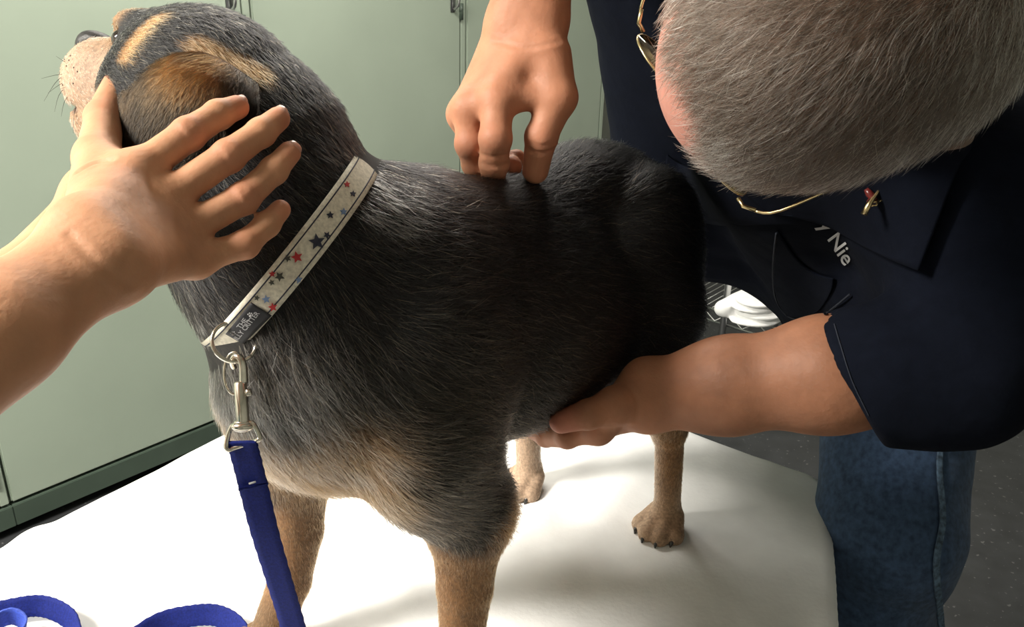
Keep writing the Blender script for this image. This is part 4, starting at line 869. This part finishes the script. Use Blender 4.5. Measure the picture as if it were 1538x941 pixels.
bm = bmesh.new(); lp = [hk(348, 641), hk(344, 650, .001), hk(340, 668, .001), hk(343, 675, .001), hk(352, 672, .003), hk(378, 664, .003), hk(388, 660, .001), hk(390, 655, .001), hk(383, 640), hk(377, 634), hk(366, 637), hk(352, 638)]
bm_tube(bm, [p for p in smooth_path(lp+[lp[0]], 60)][:-1], .0019, 8, closed=True); bm_obj('strap_loop', bm, M['nickel'], hook)
# strap: hangs to the towel, then lies in loops
tp = W(364, 666, RD+.001); drop = np.array([tp[0]+.012, tp[1]-.012, 0])
lowp = Zp(456, 1075, TZ+.010); sd0 = nrm(RT*.95-UP*.18+FW*.1)
def sp(x, y, h=.0): return Zp(x, y, TZ+h)
path = [(tp, sd0), (W(378, 720, .662), sd0), (W(398, 800, .69), sd0), (W(422, 880, .728), nrm(sd0-UP*.05)), (W(441, 945, .765), sd0), (W(452, 1010, .80), nrm(sd0+FW*.2)), (lowp, nrm(RT+FW*.3))]
lieup = dZ
loop = [((470, 1140), .016), ((410, 1100), .016), ((385, 1010), .017), ((362, 948), .017), ((330, 925), .018), ((290, 924), .018), ((235, 938), .017), ((170, 985), .016), ((140, 1010), .016), ((118, 965), .016), ((105, 930), .018), ((70, 911), .020), ((30, 912), .022), ((-30, 930), .02), ((-90, 980), .016)]
pts = [p for p, _ in path]; sdv = [s_ for _, s_ in path]
for (x, y), h in loop: pts.append(sp(x, y, h)); sdv.append(None)
for q in range(len(path), len(pts)):
    sdv[q] = nrm(dZ*.85 + nrm(np.cross(nrm(pts[min(q+1, len(pts)-1)]-pts[q-1]), dZ))*.5)
def strap(name, pts, sdv, wd, th, m, parent, n=260):
    P = smooth_path(pts, n); Sv = smooth_path(sdv, n); bm = bmesh.new(); rings = []
    for q in range(n):
        T = nrm(P[min(q+1, n-1)]-P[max(q-1, 0)]); s_ = nrm(Sv[q]-T*(Sv[q]@T)); N_ = np.cross(T, s_); e = 1+.03*math.sin(q*2.1)
        rings.append([bm.verts.new(P[q]+s_*wd*.5*a*e+N_*th*b) for a, b in ((-1, -.3), (-.97, -.5), (-.5, -.5), (0, -.5), (.5, -.5), (.97, -.5), (1, -.3), (1, .3), (.97, .5), (.5, .5), (0, .5), (-.5, .5), (-.97, .5), (-1, .3))])
    L_ = len(rings[0])
    for q in range(n-1):
        for j in range(L_): bm.faces.new((rings[q][j], rings[q][(j+1) % L_], rings[q+1][(j+1) % L_], rings[q+1][j]))
    bm.faces.new(rings[0][::-1]); bm.faces.new(rings[-1]); bmesh.ops.recalc_face_normals(bm, faces=bm.faces); return bm_obj(name, bm, m, parent)
strap('strap', pts, sdv, .0222, .0022, M['blue'], leash)
strap('sewn_end', [tp+UP*.002-FW*.0026, W(378, 720, .6585), W(381, 731, .660)], [sd0, sd0, sd0], .0216, .002, M['blue'], leash, 30)
bm = bmesh.new(); bm_tube(bm, [W(374, 726, .6565), W(384, 723, .6565)], .0007, 6); bm_obj('stitching', bm, M['thread'], leash)
strap('hand_loop', [sp(-60, 1000, .016), sp(-25, 950, .020), sp(15, 925, .026), sp(38, 940, .020), sp(20, 975, .016), sp(-20, 1010, .016)], [dZ, dZ+.3*RT, dZ+.3*RT, dZ+.3*RT, dZ, dZ], .0222, .0022, mat('bright_blue_webbing', (.02, .05, .33), .7, noise=(500, .25, 2), bump=(900, .5)), leash, 60)
